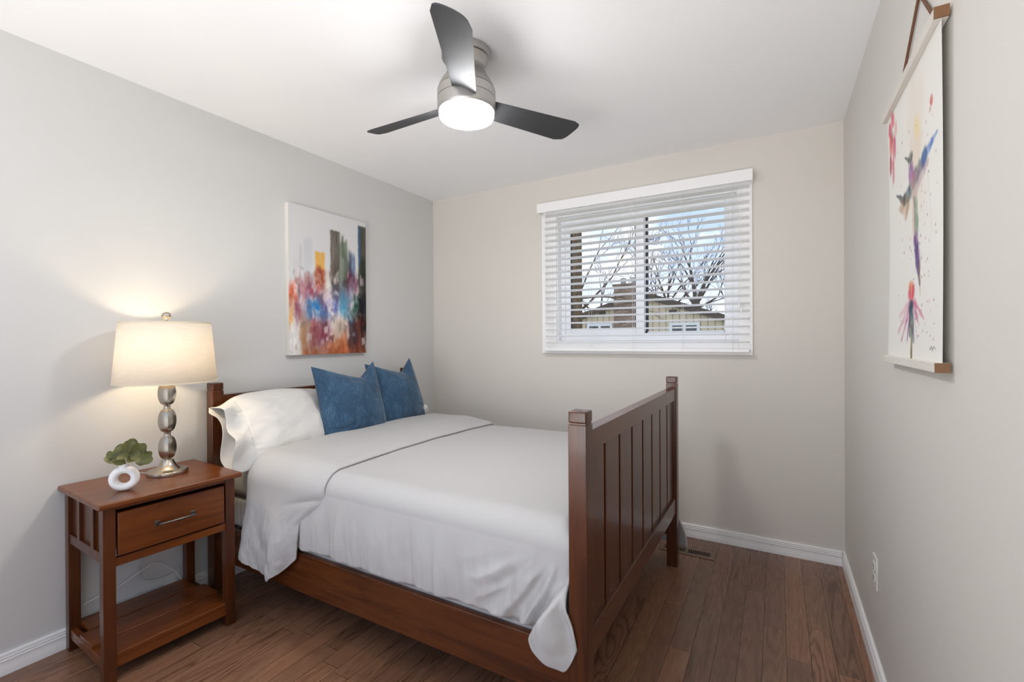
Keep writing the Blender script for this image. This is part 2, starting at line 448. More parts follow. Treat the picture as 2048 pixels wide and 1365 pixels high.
# ------------------------------------------------------------------ window
win = thing('window_1', 'white vinyl sliding window with two panes', 'window', (1.74, 0.06, OZ0)); win['kind'] = 'structure'
b = MB()      # casing on the wall face
for x0, x1, z0, z1 in ((1.035, OX0, 1.153, 2.24), (OX1, 2.42, 1.153, 2.24), (OX0, OX1, 1.153, OZ0), (OX0, OX1, OZ1, 2.24)): b.box(x0, x1, -.013, .0, z0, z1, .002)
obj('casing', b, M_TRIM, win)
b = MB()      # jamb liner
t_ = .008
b.box(OX0, OX0 + t_, 0, .13, OZ0, OZ1); b.box(OX1 - t_, OX1, 0, .13, OZ0, OZ1); b.box(OX0 + t_, OX1 - t_, 0, .13, OZ1 - t_, OZ1); b.box(OX0 + t_, OX1 - t_, 0, .13, OZ0, OZ0 + t_)
obj('jamb_liner', b, M_TRIM, win)
fx0, fx1, fz0, fz1 = OX0 + t_, OX1 - t_, OZ0 + t_, OZ1 - t_
b = MB()
for x0, x1, z0, z1 in ((fx0, fx0 + .032, fz0, fz1), (fx1 - .07, fx1, fz0, fz1), (fx0 + .032, fx1 - .07, fz0, fz0 + .05), (fx0 + .032, fx1 - .07, fz1 - .045, fz1)): b.box(x0, x1, .055, .13, z0, z1, .003)
obj('window_frame', b, M_VINYL, win)
# inner slider on the left
sx0, sx1, sz0, sz1 = fx0 + .032, 1.765, fz0 + .048, fz1 - .042
b = MB()
for x0, x1, z0, z1 in ((sx0, 1.232, sz0, sz1), (1.708, sx1, sz0, sz1), (1.232, 1.708, sz0, 1.325), (1.232, 1.708, 2.05, sz1)): b.box(x0, x1, .062, .092, z0, z1, .003)
sash = obj('sliding_sash', b, M_VINYL, win)
b = MB(); b.box(1.228, 1.712, .076, .080, 1.320, 2.055); obj('pane', b, M_GLASS, sash, smooth=None)
b = MB()
for x0, x1, z0, z1 in ((1.232, 1.236, 1.325, 2.05), (1.704, 1.708, 1.325, 2.05), (1.232, 1.708, 1.325, 1.329), (1.232, 1.708, 2.046, 2.05)): b.box(x0, x1, .064, .088, z0, z1)
obj('seal', b, M_SEAL, sash)
b = MB()
for x0, x1, z0, z1 in ((1.765, 1.778, fz0 + .05, fz1 - .045), (2.258, 2.266, fz0 + .05, fz1 - .045), (1.765, 2.26, fz0 + .05, fz0 + .062), (1.765, 2.26, fz1 - .055, fz1 - .045)): b.box(x0, x1, .096, .12, z0, z1)
fs = obj('fixed_sash', b, M_VINYL, win)
b = MB(); b.box(1.74, 2.262, .104, .108, fz0 + .05, fz1 - .045); obj('pane', b, M_GLASS, fs, smooth=None)
b = MB(); b.box(1.768, 1.782, .094, .12, fz0 + .058, fz1 - .05); obj('seal', b, M_SEAL, fs)

# ------------------------------------------------------------------ blind
bl = thing('venetian_blind', 'white wide slat venetian blind hung over the window', 'blind', (1.737, -.04, 1.17))
b = MB(); b.box(1.03, 2.425, -.082, -.072, 2.172, 2.240, .002); b.box(1.031, 1.042, -.073, -.013, 2.173, 2.239); b.box(2.413, 2.424, -.073, -.013, 2.173, 2.239)
obj('valance', b, M_BLIND, bl)
b = MB(); b.box(1.06, 2.40, -.066, -.016, 2.185, 2.228, .002); obj('headrail', b, M_BLIND, bl)
b = MB(); ns = 21; zt, zb_ = 2.150, 1.232
for i in range(ns):
    z = zb_ + (zt - zb_) * i / (ns - 1); a = rad(8)
    pr = []
    for k in range(5):
        q = (k / 4 - .5) * .050; pr.append((q, .0012 * (1 - (2 * k / 4 - 1) ** 2)))
    poly = [(p, q + .0014) for p, q in pr] + [(p, q - .0014) for p, q in pr[::-1]]
    b.prism([(p * math.cos(a) + q * math.sin(a), -p * math.sin(a) + q * math.cos(a)) for p, q in poly], lambda p, q, h, z=z: (h, -.041 + p, z + q), 1.072, 2.404)
obj('slats', b, M_SLAT, bl, smooth=30)
b = MB(); b.box(1.072, 2.404, -.066, -.017, 1.170, 1.192, .004); obj('bottom_rail', b, M_BLIND, bl)
for x in (1.125, 1.42, 1.72, 2.03, 2.315):
    b = MB()
    for y in (-.0675, -.0145): b.tube([(x, y, 2.19), (x, y, 1.175)], .0009, 5)
    for i in range(ns):
        z = zb_ + (zt - zb_) * i / (ns - 1) - .003
        b.tube([(x, -.0675, z + .002), (x, -.0145, z - .002)], .0006, 4)
    b.lathe([(0, 1.166), (.005, 1.167), (.005, 1.171), (0, 1.172)], x, -.05, 10)
    obj('ladder_cord', b, M_CORD, bl)
b = MB(); b.tube([(1.092, -.074, 2.185), (1.090, -.075, 1.78), (1.090, -.075, 1.38)], .0035, 6); obj('tilt_wand', b, M_BLIND, bl)
b = MB()
b.tube([(2.35, -.072, 2.18), (2.352, -.073, 1.46)], .001, 5); b.tube([(2.362, -.072, 2.18), (2.36, -.073, 1.44)], .001, 5)
pc = obj('pull_cord', b, M_CORD, bl)
for x, z in ((2.352, 1.43), (2.363, 1.41)):
    b = MB(); b.lathe([(0, z + .035), (.003, z + .034), (.007, z + .004), (.006, z), (0, z)], x, -.073, 12); obj('tassel', b, M_BLIND, pc)

# ------------------------------------------------------------------ outside the window
b = MB(); b.box(-60, 60, .5, 90, -2.9, -2.8); struct('ground', b, M_LAWN, label='dormant lawn outside below the window', cat='ground')
hs = thing('neighbour_house', 'tan gabled house across the yard with stone chimney', 'house', (-2.7, 18, -2.8))
ap = (-2.75, 3.22); eL = (-6.4, 2.08); eR = (1.1, 1.93)
b = MB(); b.prism([(-6.0, -2.8), (.8, -2.8), (.8, 1.98), (-2.75, 3.08), (-6.0, 2.14)], lambda p, q, h: (p, h, q), 18, 26); obj('wall', b, M_SIDING, hs, smooth=None)
b = MB()
th = .16
b.prism([eL, ap, (ap[0], ap[1] + th + .03), (eL[0], eL[1] + th)], lambda p, q, h: (p, h, q), 17.86, 26.1)
b.prism([ap, eR, (eR[0], eR[1] + th), (ap[0], ap[1] + th + .03)], lambda p, q, h: (p, h, q), 17.86, 26.1)
rf = obj('roof', b, M_ROOF, hs, smooth=None)
b = MB()
b.prism([(eL[0], eL[1] - .12), (ap[0], ap[1] - .12), (ap[0], ap[1] + .17), (eL[0], eL[1] + .15)], lambda p, q, h: (p, h, q), 17.80, 17.86)
b.prism([(ap[0], ap[1] - .12), (eR[0], eR[1] - .12), (eR[0], eR[1] + .15), (ap[0], ap[1] + .17)], lambda p, q, h: (p, h, q), 17.80, 17.86)
obj('fascia', b, M_FASCIA, rf, smooth=None)
b = MB(); b.box(-3.96, -2.98, 17.7, 18.5, -2.8, 3.72, .02); b.box(-4.02, -2.92, 17.64, 18.56, 3.66, 3.76, .02)
ch = obj('chimney', b, M_STONE, hs)
for x in (-3.62, -3.12):
    b = MB(); b.lathe([(.13, 3.74), (.12, 3.95), (.16, 3.97), (.16, 4.02), (.09, 4.06), (0, 4.08)], x, 18.1, 12); obj('chimney_pot', b, simple('pot_grey', rgb(150, 146, 140), .7), ch)
for x0, x1, z0, z1, nd in ((-5.35, -4.1, .4, 1.98, 2), (-1.55, -.3, .4, 1.94, 2)):
    b = MB(); fw = .12
    b.box(x0, x1, 17.93, 18.02, z1 - fw, z1); b.box(x0, x1, 17.93, 18.02, z0, z0 + fw)
    for k in range(nd + 1):
        xc = x0 + (x1 - x0 - fw) * k / nd; b.box(xc, xc + fw, 17.93, 18.02, z0 + fw, z1 - fw)
    wd = obj('window', b, M_TRIM, hs)
    b = MB(); b.box(x0 + fw / 2, x1 - fw / 2, 17.97, 17.99, z0 + fw / 2, z1 - fw / 2); obj('pane', b, M_DKGLASS, wd)
for x, z in ((-4.6, 2.44), (-1.40, 2.42)):
    b = MB(); b.box(x - .16, x + .16, 17.95, 18.02, z - .1, z + .1); obj('gable_vent', b, M_FASCIA, hs)

def tree(name, label, base, dirs, seed, mat, levels=4, trunk=None, n=5, spread=.55, ratio=.74, kids=3, group=None, upb=.25, minr=.006):
    rnd = random.Random(seed)
    t = thing(name, label, 'tree', base, group)
    tb = MB()
    if trunk: tb.tube([Vector(base) + Vector(p) for p in trunk[0]], trunk[1], 12)
    obj('trunk', tb, mat, t)
    bb = MB()
    def grow(p, d, ln, r, lv):
        pts = [p]; rr = [r]; q = p.copy(); dd = d.copy(); ns_ = 4
        for k in range(ns_):
            dd = (dd + Vector((rnd.uniform(-1, 1), rnd.uniform(-1, 1), rnd.uniform(-1, 1))) * .16 + Vector((0, 0, upb * .12))).normalized()
            q = q + dd * ln / ns_; pts.append(q.copy()); rr.append(max(minr * .6, r * (1 - .42 * (k + 1) / ns_)))
        bb.tube(pts, rr, n if r > .02 else 3, cap=False)
        if lv <= 0: return
        for k in range(kids):
            i = rnd.choice((2, 3, 4, 4)) if k else 4
            ax = Vector((rnd.uniform(-1, 1), rnd.uniform(-1, 1), rnd.uniform(-1, 1))).normalized()
            nd = (Matrix.Rotation(rnd.uniform(.5, 1.2) * spread, 3, ax) @ dd).normalized()
            grow(pts[i], nd, ln * ratio * rnd.uniform(.75, 1.15), max(minr, rr[i] * rnd.uniform(.55, .8)), lv - 1)
    for (p, d, ln, r) in dirs: grow(Vector(base) + Vector(p), Vector(d).normalized(), ln, r, levels)
    obj('branches', bb, mat, t)
    return t
# big trunk close to the window on the left, its limbs reach over to the right
tree('shade_tree', 'thick brown trunk close outside the left pane, bare limbs reaching over', (-1.50, 7, -2.8),
     [((.10, .1, 4.75), (.75, .1, .55), 1.0, .030), ((.08, .0, 5.0), (.9, .2, .15), .9, .026), ((.0, .0, 5.0), (.6, -.1, .9), 1.2, .022), ((.05, 0, 4.6), (.8, .3, .3), .8, .022)],
     4, M_BARK, 3, ([(0, 0, 0), (0, 0, 3.5), (.005, 0, 5.5), (.0, 0, 8.5)], [.18, .132, .128, .12]), 6, .5, .72, 3)
GB = 'bare trees beyond the neighbour house'
tree('bare_tree', 'bare multi-stemmed tree just right of the window mullion', (-3.6, 28, -2.8),
     [((0, 0, 6.2), (-.35, 0, 1), 1.9, .085), ((0, 0, 6.2), (.1, .1, 1), 2.0, .09), ((0, 0, 6.0), (.5, 0, .9), 1.7, .07), ((0, 0, 5.6), (-.7, .1, .7), 1.6, .09), ((0, 0, 5.8), (.8, .1, .6), 1.4, .08)],
     11, M_TWIG, 4, ([(0, 0, 0), (0, 0, 6.3)], [.25, .19]), 5, .5, .72, 3, GB, minr=.009)
tree('bare_tree', 'tall forked bare tree behind the right roof slope', (-1.75, 27, -2.8),
     [((-.05, 0, 6.3), (-.18, 0, 1), 2.2, .13), ((.1, 0, 6.3), (.22, .1, 1), 2.2, .12), ((0, 0, 6.1), (-.7, 0, .8), 1.7, .10), ((0, 0, 6.1), (.8, 0, .8), 1.8, .10), ((0, 0, 5.9), (1, .2, .4), 1.4, .08)],
     23, M_TWIG, 4, ([(0, 0, 0), (0, 0, 6.4)], [.3, .24]), 5, .5, .72, 3, GB, minr=.009)
tree('bare_tree', 'tangled bare tree at the right edge of the right pane', (.55, 27.6, -2.8),
     [((0, 0, 4.4), (-.8, 0, .6), 1.3, .07), ((0, 0, 4.8), (-.4, 0, .9), 1.5, .08), ((0, 0, 5.0), (.3, 0, 1), 1.5, .08), ((0, 0, 4.2), (-.9, .1, .25), 1.2, .06)],
     31, M_TWIG, 4, ([(0, 0, 0), (0, 0, 5.0)], [.2, .14]), 5, .65, .74, 3, GB, minr=.009)
tree('bare_tree', 'bushy bare tree between the near trunk and the stone chimney', (-8.2, 28, -2.8),
     [((0, 0, 5.2), (-.5, 0, .9), 1.5, .09), ((0, 0, 5.2), (.2, 0, 1), 1.7, .10), ((0, 0, 5.0), (.7, 0, .6), 1.5, .09), ((0, 0, 4.8), (-.8, 0, .5), 1.3, .08), ((0, 0, 4.9), (.9, .1, .25), 1.3, .07)],
     47, M_TWIG, 4, ([(0, 0, 0), (0, 0, 5.4)], [.25, .17]), 5, .62, .74, 3, GB, minr=.009)

# ------------------------------------------------------------------ bed
bed = thing('bed', 'dark cherry wood mission style bed with tall slatted footboard', 'bed', (1.05, -1.125, 0))
YN0, YN1, YF0, YF1 = -1.842, -1.787, -.462, -.407
def post(b, x0, x1, y0, y1, top=1.045):
    b.box(x0, x1, y0, y1, 0, top - .040, .002)
    b.box(x0 + .003, x1 - .003, y0 + .003, y1 - .003, top - .046, top - .030)
    b.box(x0, x1, y0, y1, top - .036, top, .005, 2)
def board_panel(b, x0, x1, z0, z1, xg, n=8):
    w = (YF0 - YN1) / n
    b.box(xg - .0105, xg - .0065, YN1 - .004, YF0 + .004, z0, z1)
    for i in range(n):
        b.box(x0, x1, YN1 + i * w + (.0105 if i else 0), YN1 + (i + 1) * w - (.0105 if i < n - 1 else 0), z0, z1, .002)
fb = MB(); board_panel(fb, 2.026, 2.048, .36, .935, 2.037)
fbo = obj('footboard', fb, WZ, bed)
for y0, y1 in ((YN0, YN1), (YF0, YF1)):
    b = MB(); post(b, 2.010, 2.066, y0, y1); obj('post', b, WZ, fbo)
b = MB(); b.box(2.016, 2.060, YN1 - .004, YF0 + .004, .917, .982, .003); obj('top_rail', b, WY, fbo)
b = MB(); b.box(2.020, 2.060, YN1 - .004, YF0 + .004, .302, .383, .003); b.box(2.022, 2.055, YN1 - .004, YF0 + .004, .286, .303, .002); obj('bottom_rail', b, WY, fbo)
hb = MB(); board_panel(hb, .062, .084, .36, .935, .073)
hbo = obj('headboard', hb, WZ, bed)
for y0, y1 in ((YN0, YN1), (YF0, YF1)):
    b = MB(); post(b, .045, .101, y0, y1); obj('post', b, WZ, hbo)
b = MB(); b.box(.052, .096, YN1 - .004, YF0 + .004, .917, .982, .003); obj('top_rail', b, WY, hbo)
b = MB(); b.box(.055, .094, YN1 - .004, YF0 + .004, .286, .383, .003); obj('bottom_rail', b, WY, hbo)
for s, y0, y1 in ((0, -1.826, -1.802), (1, -.447, -.423)):
    b = MB(); b.box(.099, 2.012, y0, y1, .216, .335, .003); b.box(.099, 2.012, y0 + .002, y1 - .002, .166, .217, .002); obj('side_rail', b, WX, bed)
b = MB()
for i in range(9):
    x = .2 + i * .21; b.box(x, x + .07, -1.803, -.446, .30, .318, .002)
obj('slats', b, WY, bed)

def softbox(b, x0, x1, y0, y1, z0, z1, r, seg=5): b.box(x0, x1, y0, y1, z0, z1, r, seg)
b = MB(); softbox(b, .110, 1.998, -1.783, -.466, .319, .475, .03)
obj('box_spring', b, M_TICK, smooth=60, label='grey striped box spring under the white mattress', cat='box spring')
b = MB(); softbox(b, .108, 2.004, -1.795, -.454, .476, .655, .055)
# gentle sheet wrinkles
bmesh.ops.subdivide_edges(b.bm, edges=[e for e in b.bm.edges if e.calc_length() > .3], cuts=20, use_grid_fill=True)
for v in b.bm.verts:
    k = fbm(v.co.x * 9, v.co.z * 5 + v.co.y * 3, 3)
    if v.co.y < -1.78 and .5 < v.co.z < .63: v.co.y += -.004 * k
obj('mattress', b, M_SHEET, smooth=70, label='mattress in a white fitted sheet beneath the grey duvet', cat='mattress')

# ---- duvet: one quilted sheet, laid over the bed, tucked at the near rail, turned back at the head
def duvet():
    NS, NTT = 210, 150
    ZT = .690; r = .085
    yn, yf = -1.812, -.437          # outer faces of the drop
    XC, XE, XF = .415, .90, 2.004   # crease, free edge of the turned-back part, foot
    roll = .015
    Lb = XF - XC; Lr = PI * roll; Lu = XE - XC
    S = np.concatenate([np.linspace(0, Lb, 230), Lb + np.linspace(0, Lr, 10)[1:], Lb + Lr + np.linspace(0, Lu, 80)[1:]])
    flat = (yf - yn) - 2 * r; arc = r * PI / 2
    P = np.zeros((len(S), NTT, 3))
    for i, s in enumerate(S):
        upper = s > Lb
        if s <= Lb: x = XF - s; off = 0.0
        elif s <= Lb + Lr:
            a = (s - Lb) / roll; x = XC - roll * math.sin(a); off = roll * (1 - math.cos(a))
        else:
            x = XC + (s - Lb - Lr); off = 2 * roll * (1 - .55 * float(sst(.55, 1.0, (x - XC) / (XE - XC)))) - .012 * float(sst(.93, 1.0, (x - XC) / (XE - XC)))
        up = 0.0 if s <= Lb else min(1.0, (s - Lb) / Lr)
        # hem heights along the near and the far side
        zh = .308 + .006 * float(fbm(x * 5, 0.3, 19))
        zh = zh - .10 * float(sst(.56, .46, x)) * (1 - up)             # loose by the head
        loose = float(sst(1.868, 1.895, x))                             # the untucked foot corner
        tip = .282 + (2.4 * (x - 1.975) if x > 1.975 else 1.0 * (1.975 - x))
        zh = zh * (1 - loose) + loose * tip
        xs = (x - XC) / (XE - XC)
        if up > 0:
            v_ = .190 + .30 * abs(xs - .47) ** 1.35 if xs > .47 else .190 + .18 * abs(xs - .47) ** 1.1
            zh = zh * (1 - up) + up * v_
        Ln = max(.05, ZT - r - zh)
        zf = .20 - .13 * float(sst(1.6, 1.98, x))
        Lf = ZT - r - zf
        tot = Ln + arc + flat + arc + Lf
        # denser sampling on the near drop
        T = np.concatenate([np.linspace(0, Ln, 58, endpoint=False), Ln + np.linspace(0, arc, 16, endpoint=False), Ln + arc + np.linspace(0, flat, 44, endpoint=False), Ln + arc + flat + np.linspace(0, arc, 12, endpoint=False), Ln + 2 * arc + flat + np.linspace(0, Lf, 20)])
        ro = r + off
        y = np.zeros_like(T); z = np.zeros_like(T); ny = np.zeros_like(T); nz_ = np.zeros_like(T); dn = np.zeros_like(T)
        for j, t in enumerate(T):
            if t < Ln: y[j] = yn - off; z[j] = ZT - r - (Ln - t); ny[j] = -1; dn[j] = (Ln - t)
            elif t < Ln + arc:
                a = (t - Ln) / arc * PI / 2; y[j] = yn + r - ro * math.cos(a); z[j] = ZT - r + ro * math.sin(a); ny[j] = -math.cos(a); nz_[j] = math.sin(a)
            elif t < Ln + arc + flat: y[j] = yn + r + (t - Ln - arc); z[j] = ZT + off; nz_[j] = 1
            elif t < Ln + 2 * arc + flat:
                a = (t - Ln - arc - flat) / arc * PI / 2; y[j] = yf - r + ro * math.sin(a); z[j] = ZT - r + ro * math.cos(a); ny[j] = math.sin(a); nz_[j] = math.cos(a)
            else: y[j] = yf + off; z[j] = ZT - r - (t - Ln - 2 * arc - flat); ny[j] = 1
        q = np.clip(dn / .36, 0, 1.2)                                  # how far down the near drop
        top = nz_
        xx = np.full_like(T, x)
        # plump top, slow undulation
        d = .016 * np.clip(np.sin((y - yn) / (yf - yn) * PI), 0, 1) * top * float(sst(XF + .01, XF - .30, x) * .7 + .3)
        d = d + .006 * fbm(xx * 2.2, y * 2.2, 5) * top + .0028 * fbm(xx * 8, y * 5, 8) * (1 - up * .3)
        # vertical folds in the drop
        ph = 1.3 * fbm(xx * 1.6, z * 1.2, 11)
        amp = .0085 + .006 * loose
        folds = np.sin(x * 58 + ph * 4 + q * .6) * .4 + np.sin(x * 27 - 1.1 + ph * 3) * .5 + .9 * fbm(xx * 20, z * 1.6, 13) + .8 * (1 - 2 * np.abs(fbm(xx * 30 + z * 3, z * 2.2, 14)))
        d = d + amp * folds * sst(.0, .5, q) * (1 - up) * (1 - .6 * sst(.75, 1.0, q) * (1 - loose))
        # bulge over the mattress edge and tuck behind the rail
        d = d + (.018 * np.sin(np.clip(q / 1.0, 0, 1) * PI) ** .8 - .006 * sst(.8, 1.0, q)) * (1 - loose) * (1 - up) * (ny < -.5)
        # diagonal pull folds near the foot post
        tuck = sst(.366, .338, z + .010 * fbm(xx * 11, z * 3, 66)) * (1 - loose) * (1 - up) * (ny < -.5)
        if loose > 0 or x > 1.45:
            dx = 1.99 - x; dz = .66 - z
            ang = np.arctan2(dx, np.maximum(dz, .02))
            w = sst(1.55, 1.85, x) * sst(.02, .16, dn)
            sw = np.sin(ang * 21 + 2.6 * fbm(xx * 5, z * 5, 17))
            d = d + w * (.010 * sw + .007 * (1 - 2 * np.abs(np.sin(ang * 16 + 3 * fbm(xx * 4, z * 3, 18))))) * (1 - up) * (1 - .7 * sst(.75, 1.0, q) * (1 - loose))
        xe = 1.885 + (z - .34) * .55
        lv = sst(xe - .006, xe + .014, xx) * sst(.56, .46, z) * (1 - up) * (ny < -.5)
        d = d + lv * .058                                              # corner hangs in front of rail and post
        crink = .0028 * (1 - 2 * np.abs(fbm(xx * 13 + z * 4, z * 5 - xx * 2, 61))) + .0016 * fbm(xx * 34, z * 22, 62)
        d = d + crink * sst(.02, .12, dn)
        d = d * (1 - tuck) - .013 * tuck * (x > .50)
        # turned back part: looser, softly folded, gathers to a point
        if up > 0:
            g = sst(.05, 1.0, dn / .5)
            d = d + up * (.022 * sst(.0, .25, dn) + .007 * (1 - 2 * np.abs(fbm(xx * 8 - z * 5, z * 4 + xx * 3, 63))) * sst(.05, .2, dn) - .010 * np.exp(-((z - .47 - .25 * (xx - XC)) / .018) ** 2) * sst(.5, .9, xs) + .026 * g * np.sin(xs * 11.0 + 3.0 * z + 2.2 * fbm(xx * 5, z * 5, 21)) + .016 * g * (1 - 2 * np.abs(fbm(xx * 9 + z * 3, z * 4, 22))) + .006 * fbm(xx * 14, z * 10, 23) * (g + .2))
            gg = .80 * sst(.0, .15, dn) + .20 * sst(.1, .5, dn)
            xx = xx + up * gg * ((XC - xx) * .37 + .014) + up * (.010 * fbm(xx * 3, y * 3 + z * 3, 29) * (.3 + g) + .030 * g * xs * fbm(xx * 0 + 3.1, z * 13, 30))
            # soft irregular free edge
        Y = y + ny * d; Z = z + nz_ * d
        xx = xx - .022 * lv * (1 - sst(xe + .012, xe + .07, x)) * (1 - sst(1.955, 1.985, x)) * sst(.50, .42, z)
        # foot corner pushes out past the post lower down
        xx = xx + loose * .036 * sst(.10, .30, dn) * (x > 1.9) * sst(1.93, 1.99, x)
        far = (ny > .5)
        Lq = np.clip((ZT - r - z) / .5, 0, 1)
        fl = float(sst(1.55, 1.98, x))
        Y = Y + far * fl * (.10 * Lq + .02 * np.sin(x * 30) * Lq)
        xx = xx + far * fl * .10 * sst(.35, 1.0, Lq) * float(sst(1.85, 2.0, x))
        Y = Y + far * .008 * np.sin(x * 40) * Lq
        Z = np.maximum(Z, .02)
        if s < .05:   # the foot end dips between mattress and footboard
            Z = Z - np.clip(top, 0, 1) ** 3 * .05 * (1 - s / .05) ** 2
            xx = np.where(top > .5, np.minimum(xx, 2.006), xx)
        P[i, :, 0] = xx; P[i, :, 1] = Y; P[i, :, 2] = Z
    mb = MB(); mb.grid(P)
    o = obj('duvet', mb, M_DUVET, smooth=180, label='light grey cotton duvet spread over the bed, top edge turned back', cat='duvet', solid=.010, soff=1, sub=1, fixn=False)
    return o
duvet()

# ---- white pillows: a filled case with an open, gaping end
def pillow_mesh():
    NL, NH = 110, 60
    mb = MB()
    l = np.linspace(0, 1, NL)[:, None]; h = np.linspace(-1, 1, NH)[None, :]
    Lh = .70
    fill = np.sqrt(np.clip(1 - (1 - np.clip(l / .30, 0, 1)) ** 2, 0, 1)) * (1 - .80 * sst(.60, .92, l))
    th = .082 * np.clip(1 - np.abs(h) ** 2.4, 0, 1) ** .62 * fill
    hh = (.215 - .018 * np.sin(np.clip(l / .8, 0, 1) * PI) - .035 * (1 - sst(0, .10, l)) * 0)
    w = sst(.74, 1.0, l)
    midc = w * (.034 * np.sin(3.0 * h + .6) - .01)
    gap = w * (.003 + .105 * np.exp(-((h + .48) / .30) ** 2) + .030 * np.exp(-((h - .62) / .25) ** 2))
    rid = lambda a, b, sd: 1 - 2 * np.abs(fbm(a, b, sd, 3))
    wr = .007 * fbm(l * 3.5, h * 1.8, 31) + .006 * rid(l * 2.2 + .5 * h, h * 4.5 - l * 3, 32) * sst(.25, .8, l) + .005 * rid(l * 5 + h * 2.2, h * 1.5 - l * 1.2, 34) + .0015 * fbm(l * 16, h * 10, 33)
    pinch = .010 * w * np.sin(h * 7 + l * 5)
    seam = -.004 * np.exp(-((l - .79) / .008) ** 2)
    edge = np.clip(1 - np.abs(h) ** 6, 0, 1)
    front = midc + th + gap * .75 + (wr + pinch + seam) * edge
    back = midc * .8 - th * .55 - gap * .25 + wr * .4 * edge
    Yc = .5 * Lh - l * Lh + .02 * w * np.sin(h * 3.0 + .8) + .085 * w * (1 - h) * .5 + .02 * w * h + .038 * w * sst(.55, 1.0, h) ** 2
    Zc = h * hh * (1 - .06 * (1 - sst(0, .15, l)))
    Zc = Zc - .075 * sst(.66, 1.0, l) * np.clip(h, 0, 1) ** 1.5 - .012 * np.sin(l * 9 + 1) * np.clip(h, 0, 1) ** 2
    Pf = np.stack([front, np.broadcast_to(Yc, front.shape), np.broadcast_to(Zc, front.shape)], -1)
    Pb = np.stack([back, np.broadcast_to(Yc, back.shape) - .004 * w, np.broadcast_to(Zc, back.shape)], -1)
    mb.grid(Pf); mb.grid(Pb[:, ::-1])
    bmesh.ops.remove_doubles(mb.bm, verts=mb.bm.verts[:], dist=.0012)
    return mb
pil = obj('pillow', pillow_mesh(), M_PILLOW, origin=(0, 0, 0), smooth=180, label='white pillow in an open-ended case, beside the brass-topped lamp side of the bed', cat='pillow', group='white pillows at the headboard', solid=.0025, soff=0, sub=1)
pil['label'] = 'white pillow in full view, its open case end hanging towards the nightstand'
pil.location = (.245, -1.580, .817); pil.rotation_euler = (rad(-2), rad(-36), rad(3))
p2 = pil.copy(); COL.objects.link(p2)
p2['label'] = 'white pillow mostly hidden behind the two blue cushions'
p2.location = (.215, -.79, .805); p2.rotation_euler = (rad(2), rad(-34), rad(180 - 4)); p2.rotation_euler = (rad(0), rad(-34), rad(0)); p2.scale = (1, -1, 1)

# ---- blue cushions
def cushion_mesh(seed):
    n = 54; a = .221; T = .092; mb = MB()
    e = np.sin(np.linspace(-PI / 2, PI / 2, n)); u = e[:, None]; v = e[None, :]
    cx = .055
    y = a * u * (1 - cx * (1 - v ** 2) * np.abs(u)) 
    z = a * v * (1 - cx * (1 - u ** 2) * np.abs(v))
    tri = np.where(u < .42, (u + 1) / 1.42, (1 - u) / .58); tri = tri * tri * (3 - 2 * tri) * .2 + tri * .8
    chop = tri * sst(-.1, 1.0, v)
    z = z - .088 * chop
    base = np.clip((1 - u ** 2) * (1 - v ** 2), 0, 1) ** .42
    t = T * base * (1 - .15 * v)
    wr = .004 * fbm(u * 3, v * 3, seed) + .0035 * fbm(u * 7, v * 7, seed + 5)
    crease = -.010 * np.exp(-((v + .62 + .12 * np.sin(u * 3 + seed)) / .05) ** 2) * sst(.2, -.7, u * (1 if seed % 2 else -1)) 
    corner = .005 * np.sin(np.arctan2(1 - np.abs(v), 1 - np.abs(u)) * 9) * np.exp(-(((1 - np.abs(u)) ** 2 + (1 - np.abs(v)) ** 2) / .18))
    k = np.clip(base * 2.2, 0, 1)
    front = t + (wr + crease + corner) * k + .012 * chop * base
    back = -t * .8 + wr * k
    z = z + a
    Pf = np.stack([front, y + 0 * front, z + 0 * front], -1); Pb = np.stack([back, y + 0 * back, z + 0 * back], -1)
    mb.grid(Pf); mb.grid(Pb[:, ::-1]); bmesh.ops.remove_doubles(mb.bm, verts=mb.bm.verts[:], dist=.0006)
    return mb
c1 = obj('throw_cushion', cushion_mesh(41), M_BLUE, origin=(0, 0, 0), smooth=180, label='blue square cushion in front, beside the visible white pillow', cat='cushion', group='blue cushions on the bed', sub=1)
c1.location = (.396, -1.180, .688); c1.rotation_euler = (rad(1.5), rad(-15), rad(-3))
c2 = obj('throw_cushion', cushion_mesh(42), M_BLUE, origin=(0, 0, 0), smooth=180, label='blue square cushion behind the other, nearer the beige window wall', cat='cushion', group='blue cushions on the bed', sub=1)
c2.location = (.358, -.748, .690); c2.rotation_euler = (rad(3), rad(-16), rad(2))

# ------------------------------------------------------------------ nightstand
ns_ = thing('nightstand', 'cherry wood nightstand with one drawer and slatted lower shelf', 'nightstand', (.230, -2.150, 0), local=True, rot=(0, 0, rad(-2.3)))
hx, hy, lg = .205, .230, .038
b = MB(); b.box(-.213, .232, -.250, .250, .650, .672, .006, 3); obj('top', b, NY, ns_)
for sx in (0, 1):
    for sy in (0, 1):
        b = MB(); x0 = hx - lg if sx else -hx; y0 = hy - lg if sy else -hy
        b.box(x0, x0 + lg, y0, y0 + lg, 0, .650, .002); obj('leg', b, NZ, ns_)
for s in (0, 1):
    y0 = -hy + .004 if s == 0 else hy - lg + .012; y1 = y0 + .022
    b = MB(); b.box(-hx + lg, hx - lg, y0 + (.010 if s == 0 else .0), y1 - (0 if s == 0 else .010), .470, .650)
    b.box(-hx + lg - .002, hx - lg + .002, y0, y1, .440, .478, .002)
    b.box(-hx + lg, hx - lg, y0, y1, .632, .650, .001)
    for k in (.30, .74): 
        xm = -hx + lg + (2 * hx - 2 * lg) * k; b.box(xm - .014, xm + .014, y0, y1 - .002, .478, .634, .0015)
    obj('side_panel', b, NZ, ns_)
